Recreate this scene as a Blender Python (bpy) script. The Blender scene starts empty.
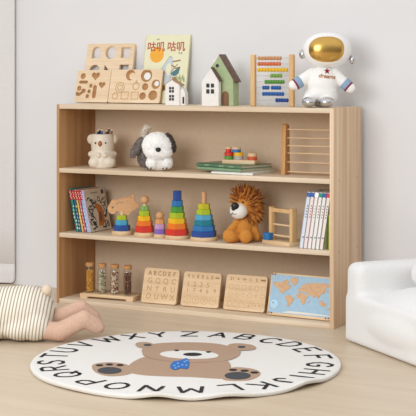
import bpy, bmesh, math, random
from math import pi, sin, cos, radians as R
from mathutils import Matrix, Vector, Euler
from mathutils.bvhtree import BVHTree

scn = bpy.context.scene
COL = scn.collection
rng = random.Random(7)

# ------------------------------------------------------------------ camera
FPX, CAM, YAW, YH = 1368.03, Vector((3.5256, -5.1586, 1.0632)), .4893, 68.347
cd = bpy.data.cameras.new('camera'); cam = bpy.data.objects.new('camera', cd); COL.objects.link(cam)
cam.location = CAM; cam.rotation_euler = (pi/2, 0, YAW)
cd.sensor_width = 36; cd.lens = FPX/416*36; cd.shift_y = (YH-208)/416; cd.clip_end = 60
scn.camera = cam
CA, SA = cos(YAW), sin(YAW)

def ray(u, v):
    a = (u-208)/FPX; b = -(v-YH)/FPX
    return Vector((a*CA-SA, a*SA+CA, b))
def atY(u, v, Y):
    r = ray(u, v); return CAM + r*((Y-CAM.y)/r.y)
def atZ(u, v, Z):
    r = ray(u, v); return CAM + r*((Z-CAM.z)/r.z)
def proj(P):
    d = Vector(P)-CAM; w = -d.x*SA+d.y*CA
    return 208+FPX*(d.x*CA+d.y*SA)/w, YH-FPX*d.z/w, FPX/w

# ------------------------------------------------------------------ materials
def lin(h):
    if isinstance(h, str):
        h = h.lstrip('#'); c = [int(h[i:i+2], 16)/255 for i in (0, 2, 4)]
    else: c = [x/255 for x in h]
    return tuple(x/12.92 if x <= .04045 else ((x+.055)/1.055)**2.4 for x in c)+(1,)

def newmat(name):
    m = bpy.data.materials.new(name); m.use_nodes = True
    nt = m.node_tree; return m, nt, nt.nodes['Principled BSDF']

def noise_col(nt, b, c1, c2, scale3, nscale, detail=4, coord='Object', contrast=(.3, .7), bump=0, bump_dist=.002):
    tc = nt.nodes.new('ShaderNodeTexCoord'); mp = nt.nodes.new('ShaderNodeMapping')
    mp.inputs['Scale'].default_value = scale3
    nz = nt.nodes.new('ShaderNodeTexNoise'); nz.inputs['Scale'].default_value = nscale; nz.inputs['Detail'].default_value = detail
    rp = nt.nodes.new('ShaderNodeValToRGB')
    rp.color_ramp.elements[0].position = contrast[0]; rp.color_ramp.elements[1].position = contrast[1]
    rp.color_ramp.elements[0].color = lin(c1); rp.color_ramp.elements[1].color = lin(c2)
    L = nt.links.new
    L(tc.outputs[coord], mp.inputs['Vector']); L(mp.outputs[0], nz.inputs['Vector'])
    L(nz.outputs['Fac'], rp.inputs['Fac']); L(rp.outputs[0], b.inputs['Base Color'])
    if bump:
        bp = nt.nodes.new('ShaderNodeBump'); bp.inputs['Strength'].default_value = bump; bp.inputs['Distance'].default_value = bump_dist
        L(nz.outputs['Fac'], bp.inputs['Height']); L(bp.outputs[0], b.inputs['Normal'])
    return tc, mp, nz, rp

def plain(name, c, rough=.5, c2=None, scale=60, bump=0, metallic=0, sheen=0):
    m, nt, b = newmat(name); b.inputs['Roughness'].default_value = rough; b.inputs['Metallic'].default_value = metallic
    if c2 is None:
        cc = lin(c); c2 = c
        noise_col(nt, b, c, c, (1, 1, 1), scale, bump=bump)
        rp = [n for n in nt.nodes if n.type == 'VALTORGB'][0]
        rp.color_ramp.elements[0].color = tuple(x*.94 for x in cc[:3])+(1,)
    else:
        noise_col(nt, b, c, c2, (1, 1, 1), scale, bump=bump)
    if sheen:
        b.inputs['Sheen Weight'].default_value = sheen
    return m

def wood(name, c1, c2, axis='x', across=45, along=2.2, rough=.55, fine=True):
    """grain runs along `axis`; colour varies across it"""
    m, nt, b = newmat(name); b.inputs['Roughness'].default_value = rough
    sc = [across]*3; sc['xyz'.index(axis)] = along
    tc, mp, nz, rp = noise_col(nt, b, c1, c2, sc, 1.0, detail=5, contrast=(.28, .72))
    if fine:
        mp2 = nt.nodes.new('ShaderNodeMapping'); s2 = [across*5]*3; s2['xyz'.index(axis)] = along*2
        mp2.inputs['Scale'].default_value = s2
        n2 = nt.nodes.new('ShaderNodeTexNoise'); n2.inputs['Scale'].default_value = 1; n2.inputs['Detail'].default_value = 3
        mx = nt.nodes.new('ShaderNodeMix'); mx.data_type = 'RGBA'; mx.blend_type = 'MULTIPLY'
        r2 = nt.nodes.new('ShaderNodeValToRGB')
        r2.color_ramp.elements[0].position = .3; r2.color_ramp.elements[1].position = .6
        r2.color_ramp.elements[0].color = (.9, .87, .83, 1); r2.color_ramp.elements[1].color = (1, 1, 1, 1)
        L = nt.links.new
        L(tc.outputs['Object'], mp2.inputs[0]); L(mp2.outputs[0], n2.inputs['Vector']); L(n2.outputs['Fac'], r2.inputs[0])
        mx.inputs[0].default_value = 1
        L(rp.outputs[0], mx.inputs[6]); L(r2.outputs[0], mx.inputs[7]); L(mx.outputs[2], b.inputs['Base Color'])
    return m

M = {}
M['pine_x'] = wood('pine along x', '#d8c0a2', '#e9d7be', 'x', 26, 1.5)
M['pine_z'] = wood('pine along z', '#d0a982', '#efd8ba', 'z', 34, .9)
M['pine_shaded'] = wood('shaded pine along z', '#a87a4e', '#c59a6c', 'z', 30, 1.1)  # left panel's shade and wood bounce put into the pine colour
M['pine_y'] = wood('pine along y', '#d9bd98', '#ecd8bb', 'y', 26, 1.5)
M['toy_wood'] = wood('beech board', '#dfbd92', '#ecd0aa', 'x', 30, 4)
M['toy_wood_pale'] = wood('pale maple board', '#e6c9a4', '#f0d9ba', 'x', 30, 4)
M['post_wood'] = wood('post beech', '#d8ac74', '#e6c491', 'z', 60, 6)
M['rack_wood'] = wood('rack beech', '#c08c54', '#d6a56c', 'z', 60, 6)
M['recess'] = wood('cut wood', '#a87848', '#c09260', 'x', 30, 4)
M['burnt'] = plain('engraved wood', '#9c7448', .8)
M['engrave'] = plain('shallow engraved wood', '#c49c6c', .8)
M['engrave_pale'] = plain('faint engraved wood', '#b08856', .8)
M['cork'] = plain('cork', '#b98350', .9, '#cf9c68', 250)
M['white_plush'] = plain('white plush', '#f1efec', .95, '#fbfaf8', 180, bump=.35)
M['gold'] = plain('gold foil', '#d8ae60', .27, metallic=1)
M['silver'] = plain('silver foil', '#cfcfd2', .25, metallic=1)
M['cuff_blue'] = plain('blue cuff', '#91aac4', .8)
M['cuff_red'] = plain('burgundy trim', '#8c2848', .8)
M['star_red'] = plain('red felt', '#a81430', .8)
M['thread'] = plain('orange thread', '#dd9440', .8)
M['black'] = plain('black', '#141312', .4)
M['ceramic'] = plain('cream ceramic', '#dfd2bf', .45, '#e8dccb', 120)
M['ceramic_in'] = plain('ceramic inner ear', '#d9c9ae', .5)
M['koala_nose'] = plain('brown glaze', '#a56a2c', .35)
M['dog_white'] = plain('white fur', '#f8f6f3', .95, '#fefdfb', 150, sheen=.5)
M['dog_grey'] = plain('grey fur', '#6c635e', .95, '#8b817b', 120)
M['dog_brown'] = plain('dark brown fur', '#423733', .95, '#5c4e48', 120)
M['dog_beige'] = plain('beige fur', '#cdbfae', .95, '#e0d4c6', 120)
M['lion'] = plain('amber plush', '#c67f2c', .95, '#d28f40', 150, bump=.3)
M['mane'] = plain('rust mane', '#b8702c', .9, '#d48d3e', 90)
M['mane_dark'] = plain('dark mane', '#7c4420', .9, '#98582a', 90)
M['muzzle'] = plain('white felt', '#efebe4', .95)
M['wall'] = plain('painted wall', '#e3e2e3', .9, '#e6e5e6', 3)
M['house_white'] = plain('white painted wood', '#efece8', .7)
M['house_green'] = plain('sage painted wood', '#a2b386', .7, '#aebd93', 40)
M['house_green_side'] = M['house_green']
M['roof'] = wood('walnut roof', '#5a4334', '#76594a', 'y', 60, 8)
M['roof_tan'] = wood('tan roof', '#a47c54', '#ba9468', 'y', 60, 8)
M['door_wood'] = wood('door walnut', '#7a543a', '#8e6648', 'z', 60, 8)
M['window_dark'] = plain('dark window', '#2b2a2c', .4)
M['paper'] = plain('paper', '#f1ece0', .8)
M['steel'] = plain('steel rod', '#c9c6c2', .3, metallic=.6)

PAL = dict(red='#d8382a', orange='#ee7d25', yellow='#f4bd1e', lime='#b0c42c', green='#4f9b3a', midgreen='#86b45c', lightblue='#4aa8d0',
           sky='#56a8cf', blue='#2f78b8', navy='#2a4f9a', indigo='#233f86', teal='#1f7f90', purple='#8a6cc0', lilac='#c79fd0', tan='#e0a368',
           olive='#c8c02c', grey='#b9b4ae', rust='#cf5a34', amber='#efc028', rosewood='#d9764a', natural='#cf9a6c', leafgreen='#5e9a3e', cobalt='#2c66ae', deepblue='#274f9c', grass='#7fae48')
for k, v in PAL.items(): M[k] = plain('paint '+k, v, .42)

# ------------------------------------------------------------------ mesh builder
RX90 = Matrix.Rotation(pi/2, 4, 'X')
class MB:
    def __init__(s): s.bm = bmesh.new(); s.mats = []; s.cur = 0
    def use(s, m):
        if m not in s.mats: s.mats.append(m)
        s.cur = s.mats.index(m); return s
    def _mark(s, faces):
        for f in faces: f.material_index = s.cur
    def box(s, c, size, rot=None, bevel=0, seg=2):
        mat = Matrix.Translation(Vector(c)) @ (rot.to_4x4() if rot else Matrix.Identity(4)) @ Matrix.Diagonal((*size, 1))
        r = bmesh.ops.create_cube(s.bm, size=1, matrix=mat); vs = r['verts']
        fs = set(f for v in vs for f in v.link_faces)
        if bevel:
            es = set(e for v in vs for e in v.link_edges)
            q = bmesh.ops.bevel(s.bm, geom=list(es), offset=bevel, segments=seg, affect='EDGES', profile=.5)
            fs = set(q['faces']) | set(f for f in fs if f.is_valid)
        s._mark(fs); return s
    def ball(s, c, r, rot=None, u=20, v=12, power=None):
        if not hasattr(r, '__len__'): r = (r, r, r)
        q = bmesh.ops.create_uvsphere(s.bm, u_segments=u, v_segments=v, radius=1)
        mat = Matrix.Translation(Vector(c)) @ (rot.to_4x4() if rot else Matrix.Identity(4)) @ Matrix.Diagonal((*r, 1))
        for w in q['verts']:
            if power:
                w.co = Vector([math.copysign(abs(t)**power, t) for t in w.co])
            w.co = mat @ w.co
        s._mark(set(f for w in q['verts'] for f in w.link_faces)); return s
    def caps(s, p0, r0, p1, r1, n=7):
        p0 = Vector(p0); p1 = Vector(p1)
        for i in range(n+1):
            t = i/n; s.ball(p0.lerp(p1, t), r0+(r1-r0)*t, u=14, v=9)
        return s
    def tube(s, pts, rad, seg=8, cap=True):
        pts = [Vector(p) for p in pts]
        rad = rad if hasattr(rad, '__len__') else [rad]*len(pts)
        rings = []; n0 = None
        for i, p in enumerate(pts):
            t = (pts[min(i+1, len(pts)-1)]-pts[max(i-1, 0)]).normalized()
            if n0 is None:
                n0 = t.orthogonal().normalized()
            n0 = (n0-t*n0.dot(t)).normalized(); b = t.cross(n0)
            rings.append([s.bm.verts.new(p+(n0*cos(2*pi*k/seg)+b*sin(2*pi*k/seg))*rad[i]) for k in range(seg)])
        fs = []
        for a, b in zip(rings, rings[1:]):
            for k in range(seg): fs.append(s.bm.faces.new((a[k], a[(k+1) % seg], b[(k+1) % seg], b[k])))
        if cap: fs.append(s.bm.faces.new(rings[0][::-1])); fs.append(s.bm.faces.new(rings[-1]))
        s._mark(fs); return s
    def lathe(s, prof, c=(0, 0, 0), seg=32, sx=1, sy=1, phase=0):
        """prof: list of (r, z); r==0 closes"""
        rings = []
        for r, z in prof:
            if r <= 1e-7: rings.append([s.bm.verts.new((c[0], c[1], c[2]+z))])
            else: rings.append([s.bm.verts.new((c[0]+r*sx*cos(2*pi*k/seg+phase), c[1]+r*sy*sin(2*pi*k/seg+phase), c[2]+z)) for k in range(seg)])
        fs = []
        for a, b in zip(rings, rings[1:]):
            for k in range(seg):
                k2 = (k+1) % seg
                if len(a) == 1 and len(b) == 1: continue
                if len(a) == 1: fs.append(s.bm.faces.new((a[0], b[k2], b[k])))
                elif len(b) == 1: fs.append(s.bm.faces.new((a[k], a[k2], b[0])))
                else: fs.append(s.bm.faces.new((a[k], a[k2], b[k2], b[k])))
        s._mark(fs); return s
    def poly(s, pts):
        f = s.bm.faces.new([s.bm.verts.new(p) for p in pts]); s._mark([f]); return s
    def add(s, me, mat=None):
        n = len(s.bm.verts); nf = len(s.bm.faces)
        s.bm.from_mesh(me); s.bm.verts.ensure_lookup_table(); s.bm.faces.ensure_lookup_table()
        if mat is not None:
            for v in s.bm.verts[n:]: v.co = mat @ v.co
        s._mark(s.bm.faces[nf:]); bpy.data.meshes.remove(me); return s
    def build(s, name, parent=None, loc=None, rot=None, angle=40, normals=True):
        if normals: bmesh.ops.recalc_face_normals(s.bm, faces=s.bm.faces[:])
        me = bpy.data.meshes.new(name); s.bm.to_mesh(me); s.bm.free()
        for m in s.mats: me.materials.append(m)
        return finish(name, me, parent, loc, rot, angle)

def finish(name, me, parent=None, loc=None, rot=None, angle=40):
    for p in me.polygons: p.use_smooth = True
    me.set_sharp_from_angle(angle=R(angle))
    o = bpy.data.objects.new(name, me); COL.objects.link(o)
    if parent: o.parent = parent
    if loc is not None: o.location = loc
    if rot is not None: o.rotation_euler = rot
    return o

def evaluated(tmp):
    bpy.context.view_layer.update()
    dg = bpy.context.evaluated_depsgraph_get()
    me = bpy.data.meshes.new_from_object(tmp.evaluated_get(dg))
    d = tmp.data; bpy.data.objects.remove(tmp)
    if isinstance(d, bpy.types.Mesh): bpy.data.meshes.remove(d)
    else: bpy.data.curves.remove(d)
    return me

def fuse(mb, voxel, smooth=4, disp=0, disp_scale=.02):
    """one continuous skin over everything in mb -> mesh datablock"""
    me = bpy.data.meshes.new('tmp'); mb.bm.to_mesh(me); mb.bm.free()
    o = bpy.data.objects.new('tmp', me); COL.objects.link(o)
    r = o.modifiers.new('r', 'REMESH'); r.mode = 'VOXEL'; r.voxel_size = voxel
    if smooth:
        q = o.modifiers.new('s', 'SMOOTH'); q.factor = .5; q.iterations = smooth
    out = evaluated(o)
    out.materials.clear()
    for m in mb.mats: out.materials.append(m)
    for p in out.polygons: p.material_index = 0
    return out

def curve_mesh(loops, depth, bevel=0, bres=2):
    """filled outline(s) with holes, in XY, thickness along Z centred on 0"""
    cu = bpy.data.curves.new('tmp', 'CURVE'); cu.dimensions = '2D'; cu.fill_mode = 'BOTH'
    cu.extrude = max(depth/2-bevel, 0); cu.bevel_depth = bevel; cu.bevel_resolution = bres; cu.offset = -bevel
    for lp in loops:
        sp = cu.splines.new('POLY'); sp.points.add(len(lp)-1); sp.use_cyclic_u = True
        for p, q in zip(sp.points, lp): p.co = (q[0], q[1], 0, 1)
    o = bpy.data.objects.new('tmp', cu); COL.objects.link(o)
    return evaluated(o)

def text_mesh(body, size, offset=0, depth=.0002, shear=0, align='CENTER'):
    cu = bpy.data.curves.new('tmp', 'FONT'); cu.body = body; cu.size = size; cu.offset = offset; cu.extrude = depth; cu.shear = shear
    cu.resolution_u = 3; cu.align_x = align
    cu.align_y = 'CENTER'
    o = bpy.data.objects.new('tmp', cu); COL.objects.link(o)
    return evaluated(o)

def rrect(x0, y0, x1, y1, r, n=5):
    out = []
    for cx, cy, a in ((x1-r, y1-r, 0), (x0+r, y1-r, 90), (x0+r, y0+r, 180), (x1-r, y0+r, 270)):
        for i in range(n+1):
            t = R(a+90*i/n); out.append((cx+r*cos(t), cy+r*sin(t)))
    return out
def circ(cx, cy, r, n=28, ry=None): return [(cx+r*cos(2*pi*i/n), cy+(ry or r)*sin(2*pi*i/n)) for i in range(n)]
def heart(cx, cy, w, n=36, rot=0):
    out = []
    for i in range(n):
        t = 2*pi*i/n; x = 16*sin(t)**3; y = 13*cos(t)-5*cos(2*t)-2*cos(3*t)-cos(4*t)
        x *= w/32; y *= w/32
        out.append((cx+x*cos(rot)-y*sin(rot), cy+x*sin(rot)+y*cos(rot)))
    return out
def star(cx, cy, r, n=5, inner=.42, a0=pi/2):
    return [(cx+(r if i % 2 == 0 else r*inner)*cos(a0+pi*i/n), cy+(r if i % 2 == 0 else r*inner)*sin(a0+pi*i/n)) for i in range(2*n)]
def ngon(cx, cy, r, n, a0=pi/2): return [(cx+r*cos(a0+2*pi*i/n), cy+r*sin(a0+2*pi*i/n)) for i in range(n)]
def arch(x0, y0, x1, y1, n=10):
    r = (x1-x0)/2; cx = (x0+x1)/2
    return [(x0, y0), (x1, y0)]+[(cx+r*cos(pi*i/n), y1-r+r*sin(pi*i/n)) for i in range(n+1)]
def ring_line(loop, w):
    """thin outline of a loop: outer loop + inner hole loop"""
    cx = sum(p[0] for p in loop)/len(loop); cy = sum(p[1] for p in loop)/len(loop)
    out = []
    for x, y in loop:
        d = math.hypot(x-cx, y-cy) or 1; k = max(.05, (d-w)/d)
        out.append((cx+(x-cx)*k, cy+(y-cy)*k))
    return [loop, out]

# ------------------------------------------------------------------ object helpers
def tag(o, label, cat, group=None, kind=None):
    o['label'] = label; o['category'] = cat
    if group: o['group'] = group
    if kind: o['kind'] = kind
    return o
def thing(name, loc, rot=(0, 0, 0), label='', cat='', group=None):
    o = bpy.data.objects.new(name, None); COL.objects.link(o); o.empty_display_size = .05
    o.location = loc; o.rotation_euler = rot if hasattr(rot, '__len__') else (0, 0, rot)
    return tag(o, label, cat, group)
def plabel(o, l): o['label'] = l; return o
def structure(o): o['kind'] = 'structure'; return o

class Frame:
    """a place on a surface: px (u0,v) measured at depth Y, base height z0, turned by rot about z"""
    def __init__(s, u0, z0, Y, rot=YAW, v0=None):
        p = atY(u0, 150, Y); s.loc = Vector((p.x, Y, z0)); s.rot = rot
        a = proj(s.loc); b = proj(s.loc+Vector((cos(rot), sin(rot), 0))*.01)
        s.u0, s.v0, s.k = a; s.kx = (b[0]-a[0])/.01
    def x(s, u): return (u-s.u0)/s.kx
    def z(s, v): return (s.v0-v)/s.k
    def p(s, u, v, y=0): return Vector((s.x(u), y, s.z(v)))
    def l(s, px): return px/s.k

def tufts(mb, me, n, length, width, rg, droop=0, keep=None, jitter=.5, push=None):
    bm = bmesh.new(); bm.from_mesh(me); bmesh.ops.triangulate(bm, faces=bm.faces[:])
    fs = [f for f in bm.faces if keep is None or keep(f.calc_center_median())]
    acc = []; t = 0
    for f in fs: t += f.calc_area(); acc.append(t)
    import bisect
    new = []
    for _ in range(n):
        f = fs[min(bisect.bisect(acc, rg.random()*t), len(fs)-1)]
        a, b = rg.random(), rg.random()
        if a+b > 1: a, b = 1-a, 1-b
        v = [w.co for w in f.verts]; p = v[0]+(v[1]-v[0])*a+(v[2]-v[0])*b
        d = (f.normal+Vector((rg.uniform(-1, 1), rg.uniform(-1, 1), rg.uniform(-1, 1)))*jitter+Vector((0, 0, -droop))).normalized()
        if push: d = (d+push(p)).normalized()
        L = length*rg.uniform(.6, 1.2); o = d.orthogonal().normalized()
        o = Matrix.Rotation(rg.random()*6.28, 3, d) @ o; q = d.cross(o)
        base = [mb.bm.verts.new(p-d*width+(o*cos(2.094*k)+q*sin(2.094*k))*width) for k in range(3)]
        mid = p+d*L*.55; tip = mb.bm.verts.new(p+d*L+Vector((0, 0, -droop*L*.4)))
        ms = [mb.bm.verts.new(mid+(o*cos(2.094*k)+q*sin(2.094*k))*width*.7) for k in range(3)]
        for k in range(3):
            k2 = (k+1) % 3
            new.append(mb.bm.faces.new((base[k], base[k2], ms[k2], ms[k]))); new.append(mb.bm.faces.new((ms[k], ms[k2], tip)))
    bm.free(); mb._mark(new); return mb

def drape(o, target_me, dirv=(0, 1, 0), off=.0008):
    """press a flat mark on to the surface of target (same parent space)"""
    bm = bmesh.new(); bm.from_mesh(target_me); tree = BVHTree.FromBMesh(bm); bm.free()
    d = Vector(dirv).normalized()
    for v in o.data.vertices:
        h = tree.ray_cast(v.co-d*1.0, d)
        if h[0] is not None: v.co = h[0]-d*off
    return o

# ================================================================== SETTING
W_, H_, D_ = 1.3585, .9, .3057
S1, S2, S3 = .611, .318, .02      # tops of the boards
WALLY = .348

m, nt, b = newmat('oak floor'); b.inputs['Roughness'].default_value = .42
tc, mp, nz, rp = noise_col(nt, b, '#cbb79d', '#d6c4ac', (1.2, 14, 1), 1.3, detail=6, contrast=(.3, .7))
br = nt.nodes.new('ShaderNodeTexBrick'); br.inputs['Scale'].default_value = 1
br.inputs['Brick Width'].default_value = 1.6; br.inputs['Row Height'].default_value = .19; br.inputs['Mortar Size'].default_value = .0009
br.inputs['Color1'].default_value = (1, 1, 1, 1); br.inputs['Color2'].default_value = (.955, .95, .94, 1); br.inputs['Mortar'].default_value = (.84, .8, .75, 1)
mx = nt.nodes.new('ShaderNodeMix'); mx.data_type = 'RGBA'; mx.blend_type = 'MULTIPLY'; mx.inputs[0].default_value = 1
nt.links.new(tc.outputs['Object'], br.inputs['Vector']); nt.links.new(rp.outputs[0], mx.inputs[6]); nt.links.new(br.outputs['Color'], mx.inputs[7]); nt.links.new(mx.outputs[2], b.inputs['Base Color'])
M['floor'] = m

f = MB(); f.use(M['floor']).box((1, -3, -.05), (10, 6.9, .1))
structure(f.build('floor'))
f = MB(); f.use(M['wall']).box((1, WALLY+.05, 1.3), (10, .1, 2.8))
structure(f.build('wall_back'))

# ------------------------------------------------------------------ curtain
m, nt, b = newmat('curtain cloth'); b.inputs['Roughness'].default_value = .95
noise_col(nt, b, '#dddad9', '#e5e3e2', (200, 200, 200), 1)
M['curtain'] = m
xr = atY(14, 200, .325).x
f = MB(); f.use(M['curtain'])
n = 90; ys = []
cols = []
zs = [.006, .012, .05, .097, .1, .103, .3, .8, 1.5, 2.2]
for i in range(n+1):
    t = i/n; x = xr-1.0*t
    y = .333-.03*min(1, t*5)+.02*sin(t*34+1.2)*min(1, t*5)+.006*sin(t*71)*min(1, t*4)
    cols.append([f.bm.verts.new((x-(.004 if z < .01 and i == 0 else 0), y+(.003 if abs(z-.1) < .001 else 0), z+(.012*max(0, 1-t*60) if z < .02 else 0))) for z in zs])
for a, c in zip(cols, cols[1:]):
    for j in range(len(zs)-1): f.bm.faces.new((a[j], a[j+1], c[j+1], c[j]))
cur = f.build('curtain', normals=True, angle=60)
so = cur.modifiers.new('thick', 'SOLIDIFY'); so.thickness = .004
tag(cur, 'white curtain hanging at the left edge beside the bare wall', 'curtain')
f = MB(); f.use(M['steel']).tube([(xr-1.05, .322, 2.2), (xr+.1, .322, 2.2)], .01)
for x in (xr-1.02, xr+.07): f.tube([(x, .322, 2.2), (x, WALLY-.001, 2.2)], .007)
f.build('curtain_rod', cur)

# ------------------------------------------------------------------ shelf unit
sh = thing('bookshelf', (0, 0, 0), 0, 'low open pine bookshelf with three tiers standing against the wall', 'bookshelf')
T = .02
f = MB(); f.use(M['pine_shaded']).box((.007, D_/2, H_/2), (.014, D_, H_), bevel=.0012); f.build('side_panel', sh)
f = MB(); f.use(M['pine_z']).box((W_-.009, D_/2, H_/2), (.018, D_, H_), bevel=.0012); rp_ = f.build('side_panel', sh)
for zt, nm in ((H_, 'top_board'), (S1, 'shelf_board'), (S2, 'shelf_board'), (S3, 'bottom_board')):
    f = MB(); f.use(M['pine_x']).box(((.014+W_-.018)/2, D_/2, zt-T/2), (W_-.032, D_-.001, T), bevel=.0012); f.build(nm, sh)
M['back'] = plain('taupe added board', '#dac2a6', .8)  # shade and warm bounce inside the tiers put into this colour
f = MB(); f.use(M['back']).box(((.014+W_-.018)/2, D_-.002, (H_-T)/2+.001), (W_-.0325, .003, H_-T-.002)); f.build('added_back_board', sh)  # added board over the open back, keeps light from leaking in behind
for zt in (S1, S2):
    for y in (.055, .255):
        f = MB(); f.use(M['engrave']).tube([(W_-.002, y, zt-.01), (W_+.0004, y, zt-.01)], .0042, 12); f.build('screw_plug', rp_)

# ================================================================== TOP OF THE SHELF
LEAN = R(13.5)
def board_frame(uL, uR, vB, vT, Yrear, z0, lean):
    """leaning slab whose rear-bottom edge stands at depth Yrear; returns loc, width, height"""
    a = atY(uL, vB, Yrear-.015); c = atY(uR, vB, Yrear-.015)
    k = proj(a)[2]
    return Vector(((a.x+c.x)/2, Yrear, z0)), (c.x-a.x), (vB-vT)/k/cos(lean)

def slab(root, w, h, t, holes, mat, back=True, through_mat=None, r=.008):
    f = MB(); f.use(mat)
    tf = t*.55 if back else t
    f.add(curve_mesh([rrect(-w/2, 0, w/2, h, r)]+holes, tf, .0012), Matrix.Translation((0, -t+tf/2, 0)) @ RX90)
    if back:
        f.use(through_mat or mat).add(curve_mesh([rrect(-w/2, 0, w/2, h, r)], t-tf+.0002, .0008), Matrix.Translation((0, -(t-tf)/2, 0)) @ RX90)
    return f.build('board', root)

# rear board with cut-through shapes
loc, w, h = board_frame(81.5, 129, 103, 45, .293, H_, LEAN)
t1 = thing('shape_puzzle_board', loc, (-R(12), 0, 0), 'tall wooden board with cut-out shapes leaning on wall behind two other boards', 'puzzle board')
ux, uz = w/47, h/58
hl = []
hl.append(arch(-18.5*ux, 43.5*uz, -9.5*ux, 55*uz)); hl.append(circ(.5*ux, 49*uz, 5.6*ux)); hl.append(rrect(10.5*ux, 44*uz, 19.5*ux, 54*uz, .001))
hl.append(circ(-14*ux, 31*uz, 5.2*ux)); hl.append([(-4.5*ux, 25.5*uz), (5.5*ux, 25.5*uz), (-4.5*ux, 37*uz)]); hl.append(rrect(10.5*ux, 26*uz, 19.5*ux, 37*uz, .001))
slab(t1, w, h, .018, hl, M['toy_wood_pale'], back=False)

# left front board
loc, w, h = board_frame(74, 107.3, 103, 71, .268, H_, LEAN)
t1 = thing('shape_puzzle_board', loc, (-LEAN, 0, 0), 'square wooden board with heart and bone shaped recesses, at left end of shelf top', 'puzzle board')
ux, uz = w/33.5, h/32
def q(x, y): return (x-1047/6.3*0-0, y)
def BX(u): return ((u-40)/6.3-16.5)*ux      # from a crop 6.3x, left edge at 40
def BZ(v): return (395-v)/6.3*uz
hl = [circ(BX(75), BZ(232), 2.6*ux), heart(BX(155), BZ(230), 8.2*ux), rrect(BX(53), BZ(280), BX(113), BZ(258), 1.7*ux), heart(BX(202), BZ(286), 6.6*ux),
      rrect(BX(147), BZ(370), BX(171), BZ(288), 1.8*ux), circ(BX(132), BZ(293), 1.7*ux), circ(BX(125), BZ(327), 1.7*ux), circ(BX(118), BZ(358), 1.7*ux)]
bone = [(42, 335), (52, 330), (64, 338), (78, 328), (74, 318), (86, 310), (100, 314), (106, 326), (96, 334), (84, 340), (76, 350), (64, 358), (50, 356), (42, 348)]
hl.append([(BX(x), BZ(y)) for x, y in bone][::-1]); hl.append(circ(BX(60), BZ(308), 2.2*ux))
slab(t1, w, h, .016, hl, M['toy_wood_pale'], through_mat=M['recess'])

# right front board
loc, w, h = board_frame(107.6, 159, 103.5, 70.5, .262, H_, LEAN)
t1 = thing('shape_puzzle_board', loc, (-LEAN, 0, 0), 'wide wooden board with round recesses standing in front of the picture book', 'puzzle board')
ux, uz = w/51.4, h/33
def cu_(u): return (u-1.5-132.5)*ux
def cz_(v): return (103.5-v)*uz
hl = [circ(cu_(128), cz_(76), 4.7*ux), circ(cu_(144), cz_(76.5), 5.6*ux),
      circ(cu_(154.2), cz_(85), 4.1*ux), circ(cu_(144), cz_(87.5), 3.1*ux), circ(cu_(142.5), cz_(96.6), 3.2*ux), circ(cu_(152.6), cz_(95.8), 4.3*ux)]
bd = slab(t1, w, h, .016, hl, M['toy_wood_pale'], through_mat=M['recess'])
f = MB(); f.use(M['engrave'])
for lp in (circ(cu_(119), cz_(88.5), 4.7*ux), circ(cu_(119), cz_(88.5), 2.7*ux), circ(cu_(115), cz_(97), 3*ux), rrect(cu_(121), cz_(100), cu_(128.5), cz_(92.5), .004), rrect(cu_(131), cz_(100), cu_(138.5), cz_(92.5), .004), circ(cu_(135), cz_(87), 3.4*ux), rrect(cu_(134.2), cz_(83.6), cu_(135.6), cz_(81), .001)):
    f.add(curve_mesh(ring_line(lp, .7*ux), .0006), Matrix.Translation((0, -.0162, 0)) @ RX90)
f.build('engraving', t1)
# loose round pieces left in two recesses
for (u, v, r, hole) in ((130, 77, 3.1, 1), (144.8, 77, 3.3, 0), (155, 84.3, 2.3, 0)):
    f = MB(); f.use(M['house_white'] if not hole else M['toy_wood_pale']).add(curve_mesh([circ(cu_(u), cz_(v), r*ux)], .008, .0012), Matrix.Translation((0, -.0108, 0)) @ RX90)
    f.build('puzzle_piece', bd)

# picture book on the wall
loc, w, h = board_frame(139.5, 184, 103.5, 35.3, .288, H_, R(11))
bk = thing('picture_book', loc, (-R(10.5), 0, R(0)), 'tall cream picture book with orange sun on cover leaning on the wall', 'book')
M['book_cream'] = plain('cream cover', '#e6e3bd', .5, '#e9e6c6', 30)
M['book_sun'] = plain('sun orange', '#eda52c', .5, '#f2b340', 120)
M['book_title'] = plain('brick red ink', '#b5432c', .6)
M['book_mount'] = plain('pale blue ink', '#c9d2d6', .6)
M['ink'] = plain('slate ink', '#3e4a52', .6)
M['ink_teal'] = plain('teal ink', '#4f7a84', .6)
M['ink_brown'] = plain('ochre ink', '#a07a3a', .6)
M['ink_green'] = plain('green ink', '#7c8c4a', .6)
tb = .012
f = MB(); f.use(M['paper']).box((0, -tb/2, h/2), (w-.006, tb-.004, h-.006)); f.build('pages', bk)
f = MB(); f.use(M['book_cream']); f.box((0, -tb+.001, h/2), (w, .002, h)); f.box((0, -.001, h/2), (w, .002, h)); f.box((-w/2+.001, -tb/2, h/2), (.002, tb, h)); f.build('cover', bk)
ux, uz = w/44.5, h/68.2
def kx(x): return ((x-20)/380*43.5+1.2-22.2)*ux     # crop 9.24x; cover left 20..405
def kz(y): return h-(y-8)/8.85*uz
pr_ = MB()
pl = Matrix.Translation((0, -tb-.0002, 0)) @ RX90
def flat(mb, loops, d=.0004): mb.add(curve_mesh(loops, d), pl)
pr_.use(M['book_sun']); flat(pr_, [circ(kx(120), kz(185), 7*ux)], .0004)
pl2 = Matrix.Translation((0, -tb-.0005, 0)) @ RX90
pr_.use(M['book_mount']).add(curve_mesh([[(kx(160), kz(330)), (kx(235), kz(200)), (kx(262), kz(212)), (kx(280), kz(330)), (kx(300), kz(500)), (kx(150), kz(500))]], .0004), pl)
pr_.use(M['book_cream']).add(curve_mesh([circ(kx(235), kz(312), 2.6*ux, ry=6*uz)], .0004), pl2)
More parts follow.
